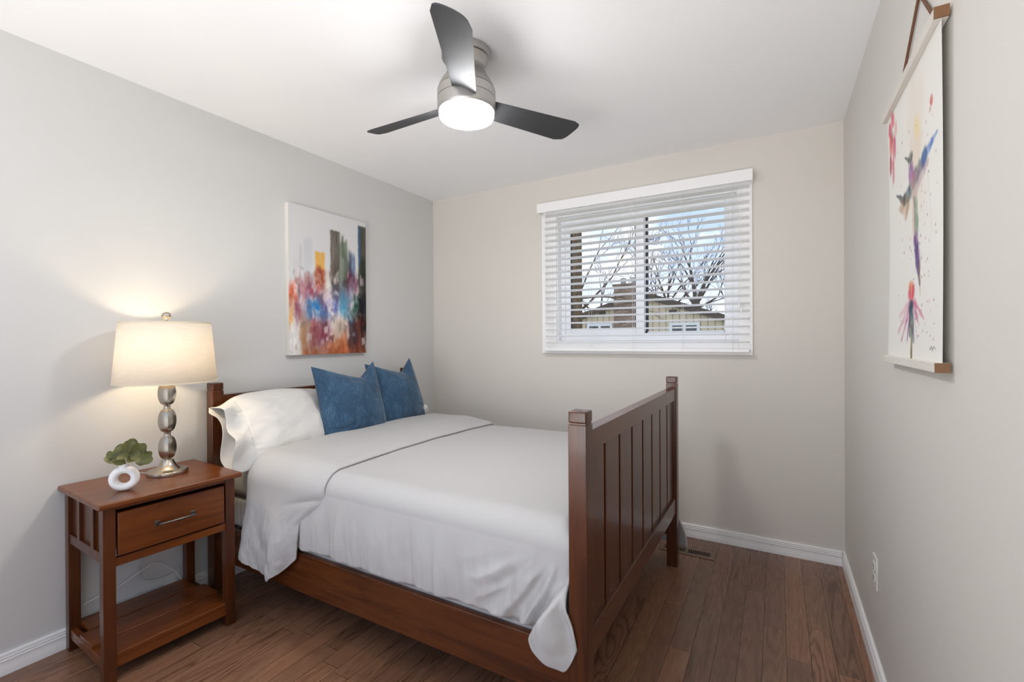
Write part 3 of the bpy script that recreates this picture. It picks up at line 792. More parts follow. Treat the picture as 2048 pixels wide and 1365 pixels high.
b = MB(); b.box(-hx + .006, -hx + .016, -hy + lg, hy - lg, .44, .65); obj('back_panel', b, NY, ns_)
b = MB(); b.box(hx - .030, hx - .006, -hy + lg - .002, hy - lg + .002, .424, .455, .002); b.box(hx - .030, hx - .006, -hy + lg - .002, hy - lg + .002, .634, .650, .001); obj('front_rail', b, NY, ns_)
b = MB(); b.box(hx - .020, hx + .001, -hy + lg + .006, hy - lg - .006, .462, .622, .003)
b.box(-hx + .03, hx - .020, -hy + lg + .02, hy - lg - .02, .470, .610)
dr = obj('drawer', b, NY, ns_)
b = MB(); zc = .543; pts = []; rr = []
for k in range(13):
    t = k / 12 * 2 - 1; pts.append((hx + .022 - .004 * t * t * 0 + .006 * (1 - t * t), .062 * t, zc)); rr.append(.0036 + .0016 * (1 - t * t))
b.tube(pts, rr, 10)
for s in (-1, 1):
    b.tube([(hx, .062 * s, zc), (hx + .012, .062 * s, zc), (hx + .025, .062 * s, zc)], [.008, .0045, .0055], 12)
    b.box(hx, hx + .003, .062 * s - .009, .062 * s + .009, zc - .010, zc + .010, .001)
obj('handle', b, M_PEWTER, dr, label='curved dark metal bar handle')
b = MB(); b.box(hx - .030, hx - .006, -hy + lg - .002, hy - lg + .002, .050, .088, .002); b.box(-hx + .006, -hx + .030, -hy + lg - .002, hy - lg + .002, .050, .088, .002)
for s in (-1, 1): b.box(-hx + lg - .002, hx - lg + .002, s * (hy - .016) - .011, s * (hy - .016) + .011, .050, .088, .002)
sh = obj('shelf_frame', b, NY, ns_)
b = MB(); wd_ = (2 * hx - .024) / 3
for k in range(3):
    x0 = -hx + .004 + k * (wd_ + .008); y0, y1 = (-hy + lg, hy - lg) if k != 1 else (-hy + .006, hy - .006)
    b.box(x0, x0 + wd_, y0, y1, .088, .104, .002)
obj('shelf_slats', b, NY, ns_)

# ------------------------------------------------------------------ table lamp
LX, LY, LZ = .200, -2.083, .672
lamp = thing('table_lamp', 'brushed nickel table lamp with glowing cream drum shade', 'lamp', (LX, LY, LZ))
b = MB(); b.lathe([(0, LZ), (.074, LZ), (.0755, LZ + .002), (.0755, LZ + .014), (.073, LZ + .017), (.060, LZ + .019), (.048, LZ + .024), (.034, LZ + .036), (.026, LZ + .050), (.021, LZ + .062), (0, LZ + .063)], LX, LY, 48)
obj('base', b, M_NICKEL, lamp)
def bead(z0, z1, rmax):
    pr = []
    for k in range(17):
        t = k / 16; a = t * PI; pr.append((.0105 + (rmax - .0105) * math.sin(a) ** .85, z0 + (z1 - z0) * (.5 - .5 * math.cos(a) * (.9 + .1 * abs(math.cos(a))))))
    return pr
view = math.atan2(-3.10 - LY, 2.54 - LX)
beads = [(.737, .838), (.856, .958), (.976, 1.078)]
for z0, z1 in beads:
    b = MB(); b.lathe([(0, z0)] + bead(z0, z1, .0335) + [(0, z1)], LX, LY, 4, view + .08)
    bmesh.ops.subdivide_edges(b.bm, edges=[e for e in b.bm.edges if abs(e.verts[0].co.z - e.verts[1].co.z) < 1e-5 and e.calc_length() > .002], cuts=5, use_grid_fill=True)
    for v in b.bm.verts:                       # swell the four faces slightly
        dx, dy = v.co.x - LX, v.co.y - LY; r0 = math.hypot(dx, dy)
        if r0 > 1e-5:
            a = (math.atan2(dy, dx) - (view + .08)) % (PI / 2) - PI / 4
            k = r0 + (r0 * math.cos(a) / math.cos(PI / 4) - r0) * .22
            v.co.x = LX + dx / r0 * k; v.co.y = LY + dy / r0 * k
    obj('bead', b, M_NICKEL, lamp, smooth=32)
for z0, z1 in ((.733, .739), (.836, .858), (.956, .978), (1.076, 1.10)):
    b = MB(); zm = (z0 + z1) / 2; b.lathe([(0, z0 - .003), (.015, z0 - .003), (.0125, zm - .003), (.0115, zm), (.0125, zm + .003), (.015, z1 + .003), (0, z1 + .003)], LX, LY, 20)
    obj('collar', b, M_NICKEL, lamp)
b = MB(); b.lathe([(0, 1.10), (.017, 1.10), (.017, 1.15), (.012, 1.155), (0, 1.155)], LX, LY, 16); obj('socket', b, M_NICKEL, lamp)
SB, ST, RB, RT = 1.078, 1.338, .188, .166
b = MB(); b.lathe([(RB, SB), (RB + (RT - RB) * .5, (SB + ST) / 2), (RT, ST)], LX, LY, 64)
shd = obj('shade', b, M_SHADE, lamp, solid=.0016, soff=0, smooth=80)
M_STRIM = simple('shade_trim_cream', rgb(214, 202, 180), .8)
for rr_, z in ((RB, SB), (RT, ST)):
    b = MB(); b.lathe([(rr_ - .0016, z - .003), (rr_ + .0018, z - .003), (rr_ + .0018, z + .003), (rr_ - .0016, z + .003), (rr_ - .0016, z - .003)], LX, LY, 64)
    obj('shade_trim', b, M_STRIM, shd)
b = MB()
for k in range(3):
    a = 2 * PI * k / 3 + .4; b.tube([(LX, LY, ST - .012), (LX + .97 * RT * math.cos(a), LY + .97 * RT * math.sin(a), ST - .004)], .0018, 6)
for s in (-1, 1):
    pts = [(LX + s * .042 * math.sin(PI * k / 10) ** .6, LY, 1.12 + (ST - .012 - 1.12) * k / 10) for k in range(11)]
    b.tube(pts, .0018, 6)
obj('harp', b, M_NICKEL, lamp)
b = MB(); b.lathe([(0, ST - .014), (.006, ST - .013), (.005, ST + .004), (.007, ST + .008), (.005, ST + .012)] + [(.0175 * math.sin(PI * k / 16), ST + .031 - .0175 * math.cos(PI * k / 16)) for k in range(2, 16)] + [(0, ST + .0485)], LX, LY, 24)
obj('finial', b, M_NICKEL, lamp)
BZ = 1.195
b = MB(); b.lathe([(0, 1.155), (.012, 1.157), (.016, 1.17), (.027, 1.19), (.030, 1.21), (.024, 1.232), (.012, 1.243), (0, 1.246)], LX, LY, 20); obj('bulb', b, M_BULB, lamp, smooth=80)
ld = bpy.data.lights.new('lamp_glow', 'POINT'); ld.energy = LAMP_POWER; ld.color = (1.0, .80, .53); ld.shadow_soft_size = .035
lo = bpy.data.objects.new('lamp_glow', ld); lo.location = (LX, LY, 1.205); COL.objects.link(lo); lo.parent = lamp; lo.location = (0, 0, 1.205 - LZ)
def smoothpath(cp, n=8):
    cp = [Vector(c) for c in cp]; out = []
    for i in range(len(cp) - 1):
        p0, p1, p2, p3 = cp[max(i - 1, 0)], cp[i], cp[i + 1], cp[min(i + 2, len(cp) - 1)]
        for k in range(n):
            t = k / n
            out.append(.5 * ((2 * p1) + (-p0 + p2) * t + (2 * p0 - 5 * p1 + 4 * p2 - p3) * t * t + (-p0 + 3 * p1 - 3 * p2 + p3) * t ** 3))
    out.append(cp[-1]); return out
b = MB(); b.tube(smoothpath([(LX - .06, LY - .055, .678), (LX - .11, LY - .075, .677), (.045, -2.17, .675), (.012, -2.175, .676), (.008, -2.17, .60), (.010, -2.16, .40), (.012, -2.12, .30), (.02, -2.105, .27), (.02, -2.12, .215), (.03, -2.10, .165), (.035, -2.03, .15), (.03, -1.955, .16), (.022, -1.90, .20)]), .0028, 6)
obj('power_cord', b, M_CLEARCORD, lamp)

# white cable along the wall behind the nightstand
b = MB(); b.tube(smoothpath([(.026, -2.335, .085), (.022, -2.345, .115), (.022, -2.325, .150), (.024, -2.28, .165), (.024, -2.20, .178), (.022, -2.10, .215), (.02, -2.05, .22), (.018, -1.98, .15), (.018, -1.9, .02), (.05, -1.80, .006)]), .0025, 6)
obj('cable', b, M_CORD, label='thin white cable looping along the wall behind the nightstand', cat='cable')

# ------------------------------------------------------------------ ring vase and eucalyptus
VX, VY, VZ = .318, -2.283, .672
def vase():
    b = MB(); nA, nB = 56, 22
    ca, sa = math.cos(rad(-32)), math.sin(rad(-32))      # direction the ring faces
    Ro = .0342; P = np.zeros((nA, nB, 3))
    for i in range(nA):
        t = 2 * PI * i / nA
        rr = .0148 + .0025 * math.cos(t - PI) * 0
        for j in range(nB):
            p = 2 * PI * j / nB
            rad_ = Ro + rr * math.cos(p); u_ = rad_ * math.sin(t); w_ = rad_ * math.cos(t); d_ = rr * 1.28 * math.sin(p)
            z = VZ + .0478 + w_
            z = max(z, VZ + .0006)
            P[i, j] = (VX + d_ * ca - u_ * sa, VY + d_ * sa + u_ * ca, z)
    vs = [[b.bm.verts.new(P[i, j]) for j in range(nB)] for i in range(nA)]
    for i in range(nA):
        for j in range(nB): b.bm.faces.new((vs[i][j], vs[(i + 1) % nA][j], vs[(i + 1) % nA][(j + 1) % nB], vs[i][(j + 1) % nB]))
    b.lathe([(.0195, VZ + .080), (.0172, VZ + .090), (.0165, VZ + .100), (.0170, VZ + .105), (.0155, VZ + .1055), (.0145, VZ + .100), (.0145, VZ + .088)], VX, VY, 28)
    return obj('vase', b, M_CERAMIC, smooth=60, label='small white ring shaped vase on the nightstand', cat='vase', origin=(VX, VY, VZ))
vase()
CR = Vector((.868, .4965, 0)); CT = Vector((.94, -.34, 0)); MO = Vector((VX, VY, VZ + .100)); CS = .018
def leaf(b, c, nrm, up, s, cup=.18, asp=1.0):
    nrm = nrm.normalized(); x = up.cross(nrm).normalized(); y = nrm.cross(x).normalized()
    nr, na = 5, 18; ctr = b.bm.verts.new(c - nrm * 0); prev = None
    for r in range(1, nr + 1):
        ring = []
        for a in range(na):
            t = 2 * PI * a / na; q = r / nr; rr = s * q * (1 + .10 * math.cos(t) ** 3)
            px, py = rr * math.sin(t) * .92, rr * math.cos(t) * asp
            hgt = cup * s * (q * q) * (.4 + .6 * math.sin(t) ** 2) - .12 * s * math.exp(-(px / (s * .12)) ** 2) * q * .4
            ring.append(b.bm.verts.new(c + x * px + y * py + nrm * hgt))
        for a in range(na):
            k = (a + 1) % na
            if prev is None: b.bm.faces.new((ctr, ring[a], ring[k]))
            else: b.bm.faces.new((prev[a], ring[a], ring[k], prev[k]))
        prev = ring
def sprig(label, leaves, tip):
    t = thing('eucalyptus_sprig', label, 'plant', tuple(MO), 'eucalyptus sprigs in the ring vase')
    b = MB(); e = MO + CR * tip[0] + Vector((0, 0, tip[1])) + CT * tip[2]
    st_ = MO + Vector((0, 0, -.03)); mid = MO + CR * tip[0] * .25 + Vector((0, 0, tip[1] * .5 + .01)) + CT * tip[2] * .3
    b.tube(smoothpath([st_, MO + CR * tip[0] * .06, mid, e], 5), .0011, 5)
    lb = MB()
    for (a, z, c, s, n3, asp) in leaves:
        cpos = MO + CR * (a * 1.14 + CS) + Vector((0, 0, z)) + CT * c
        n_ = CT * n3[0] + CR * n3[1] + Vector((0, 0, n3[2])); upv = (CR * a + Vector((0, 0, max(z, .01))) + CT * c)
        if upv.cross(n_).length < 1e-3: upv = upv + CR * .3
        leaf(lb, cpos, n_, upv, s * .93, .24, asp)
        b.tube([mid, cpos], .0007, 4)
    obj('stem', b, M_STEM, t); obj('leaves', lb, M_LEAF, t, smooth=80)
sprig('eucalyptus sprig drooping to the left of the ring vase', [(-.056, .020, .0, .025, (.75, -.1, .75), 1.15), (-.046, .034, -.02, .022, (.6, -.4, .6), 1.0), (-.036, .014, .022, .019, (.7, .3, .9), 1.25), (-.062, .036, -.018, .017, (.9, -.6, .2), 1.1)], (-.05, .024, 0))
sprig('eucalyptus sprig with overlapping leaves at front of the vase', [(-.028, .046, .0, .027, (.9, -.35, .25), 1.0), (-.012, .036, .03, .022, (.35, .1, .95), 1.25), (-.030, .062, -.012, .021, (.7, -.5, .4), 1.0), (.008, .028, .034, .016, (.4, .5, .8), 1.2)], (-.025, .045, .005))
sprig('tallest eucalyptus sprig, standing upright in the ring vase', [(.002, .066, -.008, .028, (.95, -.05, .15), 1.05), (.012, .078, -.03, .021, (.8, .3, .4), 1.0), (-.006, .072, -.028, .02, (.6, -.4, .5), 1)], (.004, .072, -.01))
sprig('eucalyptus sprig with broad leaves leaning towards the lamp', [(.028, .054, .0, .029, (.85, .45, .2), 1.05), (.040, .046, -.018, .024, (.6, .7, .3), 1.0), (.020, .040, .024, .018, (.9, .1, .5), 1.2), (.046, .062, -.024, .018, (.8, .5, .5), 1.1)], (.028, .055, 0))
sprig('eucalyptus sprig drooping low beside the lamp base', [(.050, .022, .012, .027, (.8, .2, .5), 1.1), (.036, .018, .022, .020, (.5, .6, .5), 1.0), (.062, .034, -.010, .017, (.9, .3, .1), 1.2)], (.05, .022, .01))

# ------------------------------------------------------------------ painting and scroll pigments
def colour_grid_object(name, P, img, mat, parent=None, **kw):
    mb = MB(); mb.grid(P); 
    o = obj(name, mb, mat, parent, smooth=180, fixn=False, **kw)
    me = o.data; ca = me.color_attributes.new('pigment', 'FLOAT_COLOR', 'POINT')
    lin = s2l(np.clip(img, 0, 1)); nv = lin.shape[0] * lin.shape[1]
    arr = np.ones((nv, 4), np.float32); arr[:, :3] = lin.reshape(-1, 3)
    ca.data.foreach_set('color', arr.ravel()); return o
class Paint:
    def __init__(s, w, h, bg): s.w, s.h = w, h; s.gain = 1.0; s.im = np.ones((w, h, 3)) * np.array(bg) / 255.0; s.u = np.linspace(0, 1, w)[:, None]; s.v = np.linspace(0, 1, h)[None, :]
    def blend(s, a, c): s.im = s.im * (1 - a[..., None]) + a[..., None] * np.array(c) / 255.0
    def rect(s, u0, u1, v0, v1, c, a=1.0, su=.012, sv=.02, wob=.012, seed=0):
        uu = s.u + wob * fbm(s.u * 9, s.v * 14, seed); vv = s.v + wob * 1.5 * fbm(s.u * 16, s.v * 6, seed + 3)
        m = sst(u0 - su, u0 + su, uu) * (1 - sst(u1 - su, u1 + su, uu)) * sst(v0 - sv, v0 + sv, vv) * (1 - sst(v1 - sv, v1 + sv, vv))
        s.blend(m * a * (.82 + .18 * fbm(s.u * 40, s.v * 8, seed + 7)), c)
    def blob(s, u, v, ru, rv, c, a=1.0, rough=.35, seed=0, ang=0.0, asp=1.0):
        du, dv = (s.u - u) * asp, (s.v - v); ca, sa = math.cos(ang), math.sin(ang)
        x = (du * ca + dv * sa) / ru; y = (-du * sa + dv * ca) / rv
        d = np.sqrt(x * x + y * y) + rough * fbm(s.u * 14 * asp, s.v * 14, seed)
        s.blend((1 - sst(.45, 1.10, d)) * a * s.gain * (.75 + .5 * fbm(s.u * 30, s.v * 20, seed + 9)), c)
    def stroke(s, p0, p1, r0, r1, c, a=1.0, rough=.3, seed=0, asp=1.0):
        x0, y0 = p0[0] * asp, p0[1]; x1, y1 = p1[0] * asp, p1[1]; dx, dy = x1 - x0, y1 - y0; L2 = dx * dx + dy * dy + 1e-9
        t = np.clip(((s.u * asp - x0) * dx + (s.v - y0) * dy) / L2, 0, 1)
        d = np.hypot(s.u * asp - x0 - t * dx, s.v - y0 - t * dy) / (r0 + (r1 - r0) * t) + rough * fbm(s.u * 22 * asp, s.v * 22, seed)
        s.blend((1 - sst(.4, 1.15, d)) * a * s.gain * (.75 + .55 * fbm(s.u * 26, s.v * 26, seed + 9)), c)

p = Paint(150, 226, (210, 210, 211))
p.rect(.0, 1, .0, .5, (214, 214, 214), .5, .1, .1, .02, 2)
p.rect(.17, .27, .20, .50, (196, 197, 202), .8, .02, .03, .01, 3); p.rect(.05, .13, .36, .55, (200, 196, 198), .6, .02, .02, .01, 4)
p.rect(.12, .15, .27, .5, (186, 180, 184), .5, .004, .02, .004, 5)
p.rect(.10, .24, .46, .60, (164, 108, 118), .75, .02, .03, .03, 6); p.rect(.18, .28, .50, .62, (128, 50, 66), .7, .02, .02, .03, 7)
p.rect(.31, .42, .285, .54, (224, 162, 62), .95, .012, .008, .008, 8); p.rect(.31, .45, .41, .56, (132, 56, 62), .85, .02, .02, .04, 9); p.rect(.42, .48, .40, .55, (206, 178, 158), .5, .02, .03, .02, 10)
p.rect(.50, .625, .115, .60, (78, 70, 60), .96, .010, .006, .008, 11); p.rect(.51, .545, .13, .45, (134, 126, 112), .5, .01, .02, .01, 12); p.rect(.56, .61, .3, .55, (96, 84, 84), .6, .02, .05, .02, 13)
p.rect(.625, .735, .175, .56, (104, 116, 98), .92, .015, .02, .015, 14); p.rect(.65, .68, .14, .3, (92, 104, 84), .9, .008, .02, .006, 15); p.rect(.68, .75, .28, .5, (60, 66, 52), .5, .02, .04, .02, 16)
p.rect(.745, .80, .245, .52, (50, 62, 84), .9, .015, .03, .02, 17); p.rect(.80, .835, .26, .46, (70, 96, 138), .9, .008, .03, .01, 18); p.rect(.72, .86, .42, .56, (100, 44, 64), .85, .02, .04, .03, 19)
p.rect(.885, 1.02, .035, .85, (44, 44, 34), .97, .010, .008, .006, 20); p.rect(.885, .915, .04, .34, (66, 104, 152), .95, .008, .02, .008, 21); p.rect(.95, .99, .10, .30, (98, 84, 74), .6, .01, .04, .02, 22); p.rect(.93, 1.0, .28, .42, (34, 40, 30), .8, .02, .04, .02, 23)
p.rect(.0, 1.0, .515, .555, (226, 222, 220), .35, .1, .01, .02, 24)
p.rect(.25, .5, .53, .56, (232, 228, 226), .7, .03, .006, .02, 25)
p.rect(.0, .10, .555, .635, (206, 74, 44), .9, .02, .03, .04, 26); p.rect(.0, .05, .60, .70, (150, 70, 36), .7, .02, .02, .03, 27); p.rect(.0, .05, .69, .80, (226, 146, 50), .85, .02, .02, .02, 28); p.rect(.06, .16, .63, .78, (124, 56, 74), .75, .03, .02, .04, 29)
p.rect(.14, .30, .57, .63, (160, 76, 92), .7, .03, .02, .04, 30); p.rect(.28, .46, .56, .62, (140, 66, 76), .7, .03, .02, .03, 31)
p.rect(.18, .46, .62, .755, (68, 98, 146), .9, .03, .02, .04, 32); p.rect(.24, .36, .63, .70, (62, 148, 204), .9, .02, .02, .04, 33); p.rect(.40, .48, .60, .70, (98, 78, 130), .7, .03, .03, .03, 34)
p.rect(.46, .53, .57, .76, (224, 218, 222), .85, .012, .02, .02, 35); p.rect(.40, .46, .56, .62, (236, 232, 232), .8, .01, .01, .02, 36)
p.rect(.53, .80, .50, .62, (108, 110, 136), .8, .03, .03, .04, 37); p.rect(.55, .60, .60, .72, (96, 104, 178), .9, .012, .02, .02, 38); p.rect(.62, .74, .58, .72, (72, 140, 172), .9, .02, .02, .04, 39)
p.rect(.76, .84, .50, .58, (196, 196, 204), .8, .02, .02, .03, 40); p.rect(.72, .80, .64, .72, (66, 90, 104), .7, .02, .02, .03, 41); p.rect(.72, .81, .72, .77, (84, 158, 206), .9, .02, .012, .03, 42)
p.rect(.80, .92, .56, .74, (40, 76, 62), .85, .03, .03, .04, 43); p.rect(.84, .90, .60, .68, (56, 120, 96), .6, .02, .02, .03, 44); p.rect(.88, 1.0, .55, .78, (42, 36, 50), .8, .03, .03, .04, 45)
p.rect(.06, .56, .74, .765, (186, 178, 176), .6, .05, .008, .02, 46)
p.rect(.12, .34, .765, 1.0, (150, 110, 92), .8, .03, .02, .03, 47); p.rect(.26, .50, .76, .93, (138, 76, 88), .8, .03, .02, .03, 48); p.rect(.36, .46, .78, .96, (120, 54, 70), .7, .02, .02, .03, 49)
p.rect(.52, .74, .75, .93, (186, 160, 142), .85, .03, .02, .03, 50); p.rect(.52, .58, .73, .86, (224, 220, 216), .6, .01, .02, .02, 51)
p.rect(.45, .78, .90, 1.02, (190, 118, 76), .85, .05, .04, .03, 52); p.rect(.64, .72, .88, 1.0, (204, 104, 60), .5, .02, .03, .02, 53)
p.rect(.74, .90, .76, 1.0, (62, 40, 44), .92, .02, .02, .02, 54); p.rect(.85, .93, .75, .96, (136, 72, 58), .8, .015, .02, .02, 55); p.rect(.92, 1.0, .76, 1.02, (44, 28, 26), .9, .02, .02, .02, 56)
p.rect(.0, .13, .80, 1.02, (214, 210, 206), .85, .02, .03, .03, 57); p.rect(.12, .2, .80, 1.0, (178, 140, 104), .6, .012, .03, .02, 58); p.rect(.15, 1.0, .955, 1.02, (150, 78, 48), .7, .05, .015, .01, 59)
for k, (u, v) in enumerate(((.80, .86), (.78, .87), (.82, .855), (.835, .85))): p.blob(u, v, .012, .006, (48, 40, 40), .9, .2, 70 + k)
def sample(im, uu, vv):
    x = np.clip(uu, 0, 1) * (im.shape[0] - 1); y = np.clip(vv, 0, 1) * (im.shape[1] - 1)
    x0 = np.floor(x).astype(int); y0 = np.floor(y).astype(int); x1 = np.minimum(x0 + 1, im.shape[0] - 1); y1 = np.minimum(y0 + 1, im.shape[1] - 1)
    fx = (x - x0)[..., None]; fy = (y - y0)[..., None]
    return (im[x0, y0] * (1 - fx) + im[x1, y0] * fx) * (1 - fy) + (im[x0, y1] * (1 - fx) + im[x1, y1] * fx) * fy
acc = 0; NK_ = 4; low = sst(.30, .55, p.v)
for k in range(NK_):      # dragged brush marks: several smeared copies averaged
    du = (.022 * fbm(p.u * 13, p.v * 19, 300 + k, 2) + .012 * fbm(p.u * 40, p.v * 50, 320 + k, 1)) * (.35 + .9 * low)
    dv = (.050 * fbm(p.u * 34, p.v * 7, 340 + k, 2) + .02 * (k - 1.5) / 1.5) * (.10 + 1.2 * low)
    acc = acc + sample(p.im, p.u + du, p.v + dv)
p.im = np.clip((acc / NK_ - .55) * (1 + .28 * low[..., None]) + .55 - .03 * low[..., None], .03, 1)
rs2 = random.Random(8)
for k in range(170):    # short palette knife touches, colours picked nearby
    u, v = rs2.random(), rs2.uniform(.42, .98); su_, sv_ = rs2.uniform(.008, .03), rs2.uniform(.006, .035)
    src = p.im[int(np.clip(u + rs2.uniform(-.12, .12), 0, 1) * (p.w - 1)), int(np.clip(v + rs2.uniform(-.06, .06), 0, 1) * (p.h - 1))] * 255
    lift = rs2.choice((.75, .9, 1.1, 1.25)); c = tuple(float(min(250, max(20, x * lift))) for x in src)
    if v > .56 and rs2.random() < .13: c = (226, 222, 222)
    p.rect(u - su_, u + su_, v - sv_, v + sv_, c, rs2.uniform(.35, .8), .008, .012, .02, 400 + k)
sm = p.im.copy(); g = fbm(p.u * 60, p.v * 3, 80, 2) * .05 + fbm(p.u * 8, p.v * 30, 81, 2) * .02
p.im = np.clip(sm * (1 + g[..., None] * sst(.3, .6, p.v)[..., None]), 0, 1)
CY0, CY1, CZ0, CZ1, CD = -1.376, -.781, 1.169, 2.080, .034
art = thing('canvas_painting', 'unframed abstract city skyline painting above the headboard', 'painting', (0, (CY0 + CY1) / 2, CZ0))
b = MB(); b.box(.0005, CD - .0006, CY0, CY1, CZ0, CZ1, .0015); obj('canvas_edge', b, simple('canvas_edge_white', rgb(220, 216, 208), .7), art)
yy = CY0 + (CY1 - CY0) * p.u; zz = CZ1 - (CZ1 - CZ0) * p.v
P = np.stack([np.full((p.w, p.h), CD), yy + 0 * zz, zz + 0 * yy], -1)
colour_grid_object('painted_face', P[::-1], p.im[::-1], M_PAINTING, art)

# hanging bird scroll on the right wall (u runs from the far edge to the near edge, v downwards)
SY0, SY1, SZ0, SZ1 = -1.252, -1.804, 1.196, 1.934
q = Paint(190, 290, (231, 229, 224)); A = .78; q.gain = .88
q.rect(.5, .75, .05, .5, (226, 214, 198), .55, .10, .10, .05, 100)
for k, (u, v, ru, rv, c) in enumerate(((.06, .06, .05, .04, (196, 40, 72)), (.14, .04, .05, .04, (214, 70, 90)), (.08, .13, .05, .06, (208, 60, 60)), (.16, .16, .045, .06, (196, 52, 84)), (.05, .20, .03, .05, (170, 60, 80)), (.20, .09, .035, .04, (228, 150, 150)), (.11, .10, .02, .04, (70, 40, 50)), (.12, .22, .03, .07, (206, 110, 120)))):
    q.blob(u, v, ru * A, rv, c, .85, .5, 110 + k, asp=A)
q.stroke((.10, .2), (.10, .30), .012, .004, (150, 60, 80), .6, .4, 120, A)
q.blob(.62, .21, .05, .05, (238, 206, 120), .6, .5, 121, asp=A); q.blob(.60, .30, .10, .10, (226, 204, 184), .6, .5, 122, asp=A)
q.stroke((.39, .255), (.47, .285), .004, .012, (40, 46, 52), .95, .1, 123, A)                       # beak
q.blob(.50, .285, .045, .028, (54, 66, 60), .95, .3, 124, asp=A); q.blob(.51, .34, .05, .05, (104, 52, 130), .9, .35, 125, asp=A); q.blob(.55, .375, .05, .035, (206, 72, 126), .85, .4, 126, asp=A)
q.stroke((.56, .38), (.76, .34), .035, .03, (58, 74, 92), .85, .5, 127, A); q.stroke((.74, .345), (.93, .312), .03, .008, (48, 92, 176), .95, .4, 128, A); q.stroke((.60, .40), (.80, .37), .05, .02, (150, 110, 130), .5, .6, 129, A)
q.stroke((.50, .40), (.36, .41), .035, .025, (42, 66, 80), .95, .4, 130, A); q.stroke((.36, .41), (.18, .355), .022, .006, (64, 70, 74), .95, .4, 131, A); q.stroke((.40, .43), (.24, .42), .05, .02, (172, 126, 86), .6, .7, 132, A); q.stroke((.45, .44), (.38, .48), .03, .01, (150, 120, 80), .5, .6, 133, A)
q.stroke((.555, .40), (.60, .58), .05, .035, (196, 180, 164), .85, .4, 134, A); q.stroke((.60, .46), (.63, .56), .025, .025, (96, 142, 110), .8, .5, 135, A); q.stroke((.57, .44), (.60, .6), .012, .010, (86, 74, 60), .8, .4, 136, A)
q.stroke((.60, .59), (.64, .67), .035, .04, (112, 62, 140), .9, .5, 137, A); q.stroke((.62, .62), (.67, .74), .03, .012, (74, 56, 100), .9, .5, 138, A); q.stroke((.58, .58), (.61, .68), .012, .01, (60, 70, 120), .8, .5, 139, A); q.stroke((.66, .68), (.68, .78), .015, .005, (150, 140, 90), .6, .5, 140, A)
q.blob(.515, .765, .065, .040, (206, 44, 60), .95, .4, 141, asp=A); q.blob(.50, .735, .05, .02, (226, 150, 90), .7, .6, 142, asp=A); q.blob(.515, .805, .06, .02, (60, 40, 60), .85, .5, 143, asp=A)
for k, (a0, a1, c, w) in enumerate((((.47, .81), (.24, .90), (206, 150, 176), .022), ((.48, .82), (.32, .93), (196, 120, 160), .020), ((.46, .80), (.26, .84), (222, 180, 190), .018), ((.50, .82), (.44, .93), (150, 110, 140), .018), ((.53, .82), (.56, .93), (44, 60, 84), .030), ((.50, .82), (.49, .91), (44, 66, 80), .030), ((.57, .81), (.66, .88), (190, 90, 130), .018), ((.58, .80), (.74, .86), (206, 120, 150), .016), ((.57, .82), (.62, .92), (222, 190, 200), .016))):
    q.stroke(a0, a1, w, w * .5, c, .85, .5, 150 + k, A)
q.stroke((.525, .86), (.52, .995), .012, .016, (122, 116, 62), .95, .3, 165, A); q.stroke((.53, .88), (.535, .99), .008, .006, (90, 60, 50), .7, .3, 166, A)
rs_ = random.Random(3)
for k in range(95):
    if k < 60: u, v = rs_.gauss(.66, .12), rs_.uniform(.42, .93)
    else: u, v = rs_.uniform(.2, .95), rs_.uniform(.12, .95)
    if .03 < u < .97: q.blob(u, v, rs_.uniform(.004, .011) * A, rs_.uniform(.003, .008), rs_.choice(((110, 60, 80), (70, 80, 90), (150, 130, 90), (170, 60, 80), (120, 140, 120))), .75, .3, 200 + k, asp=A)
q.blob(.86, .195, .018, .018, (190, 60, 60), .8, .4, 190, asp=A); q.blob(.84, .22, .015, .012, (170, 120, 80), .6, .4, 191, asp=A)
q.stroke((.80, .4), (.86, .6), .006, .003, (200, 196, 180), .6, .4, 192, A)
for k, (a0, a1) in enumerate((((.83, .958), (.85, .950)), ((.85, .950), (.865, .960)), ((.865, .960), (.88, .950)), ((.88, .95), (.91, .955)))): q.stroke(a0, a1, .004, .004, (110, 108, 108), .8, .1, 194 + k, A)
scr = thing('hanging_scroll', 'watercolour hummingbird and coneflower scroll on wooden hanger bars', 'wall art', (W, -1.54, SZ0))
XS = W - .0175
vv = np.linspace(0, 1, q.h)[None, :]; uu = np.linspace(0, 1, q.w)[:, None]
Px = XS + .004 * np.sin(vv * PI) * (1 - .4 * uu) + .002 * np.sin(uu * 5 + 1) * np.sin(vv * PI)
P = np.stack([Px + 0 * uu, SY0 + (SY1 - SY0) * uu + 0 * vv, SZ1 - (SZ1 - SZ0) * vv + 0 * uu], -1)
colour_grid_object('paper', P[::-1], q.im[::-1], M_SCROLL, scr)
BY0, BY1 = -1.243, -1.806
for nm, z0, z1 in (('top_bar', 1.929, 1.954), ('bottom_bar', 1.179, 1.200)):
    b = MB(); b.box(W - .030, W - .004, BY1 + .004, BY0, z0, z1, .0015); br_ = obj(nm, b, M_OAKBAR, scr)
    b = MB(); b.box(W - .0298, W - .0042, BY1 + .0015, BY1 + .006, z0 + .0002, z1 - .0002); obj('bar_end', b, M_BAREND, br_, label='bare brown wood end')
b = MB(); b.tube([(W - .012, -1.372, 1.95), (W - .007, -1.374, 1.968), (W - .0045, -1.568, 2.125), (W - .007, -1.722, 1.968), (W - .012, -1.724, 1.95)], .0040, 6); obj('hanging_cord', b, M_LEATHER, scr)
b = MB(); b.lathe([(0, 0), (.004, 0), (.004, .001)], 0, 0, 8); b.bm.clear()
b.tube([(W, -1.568, 2.115), (W - .014, -1.568, 2.119)], .0022, 8); obj('nail', b, M_PEWTER, scr)

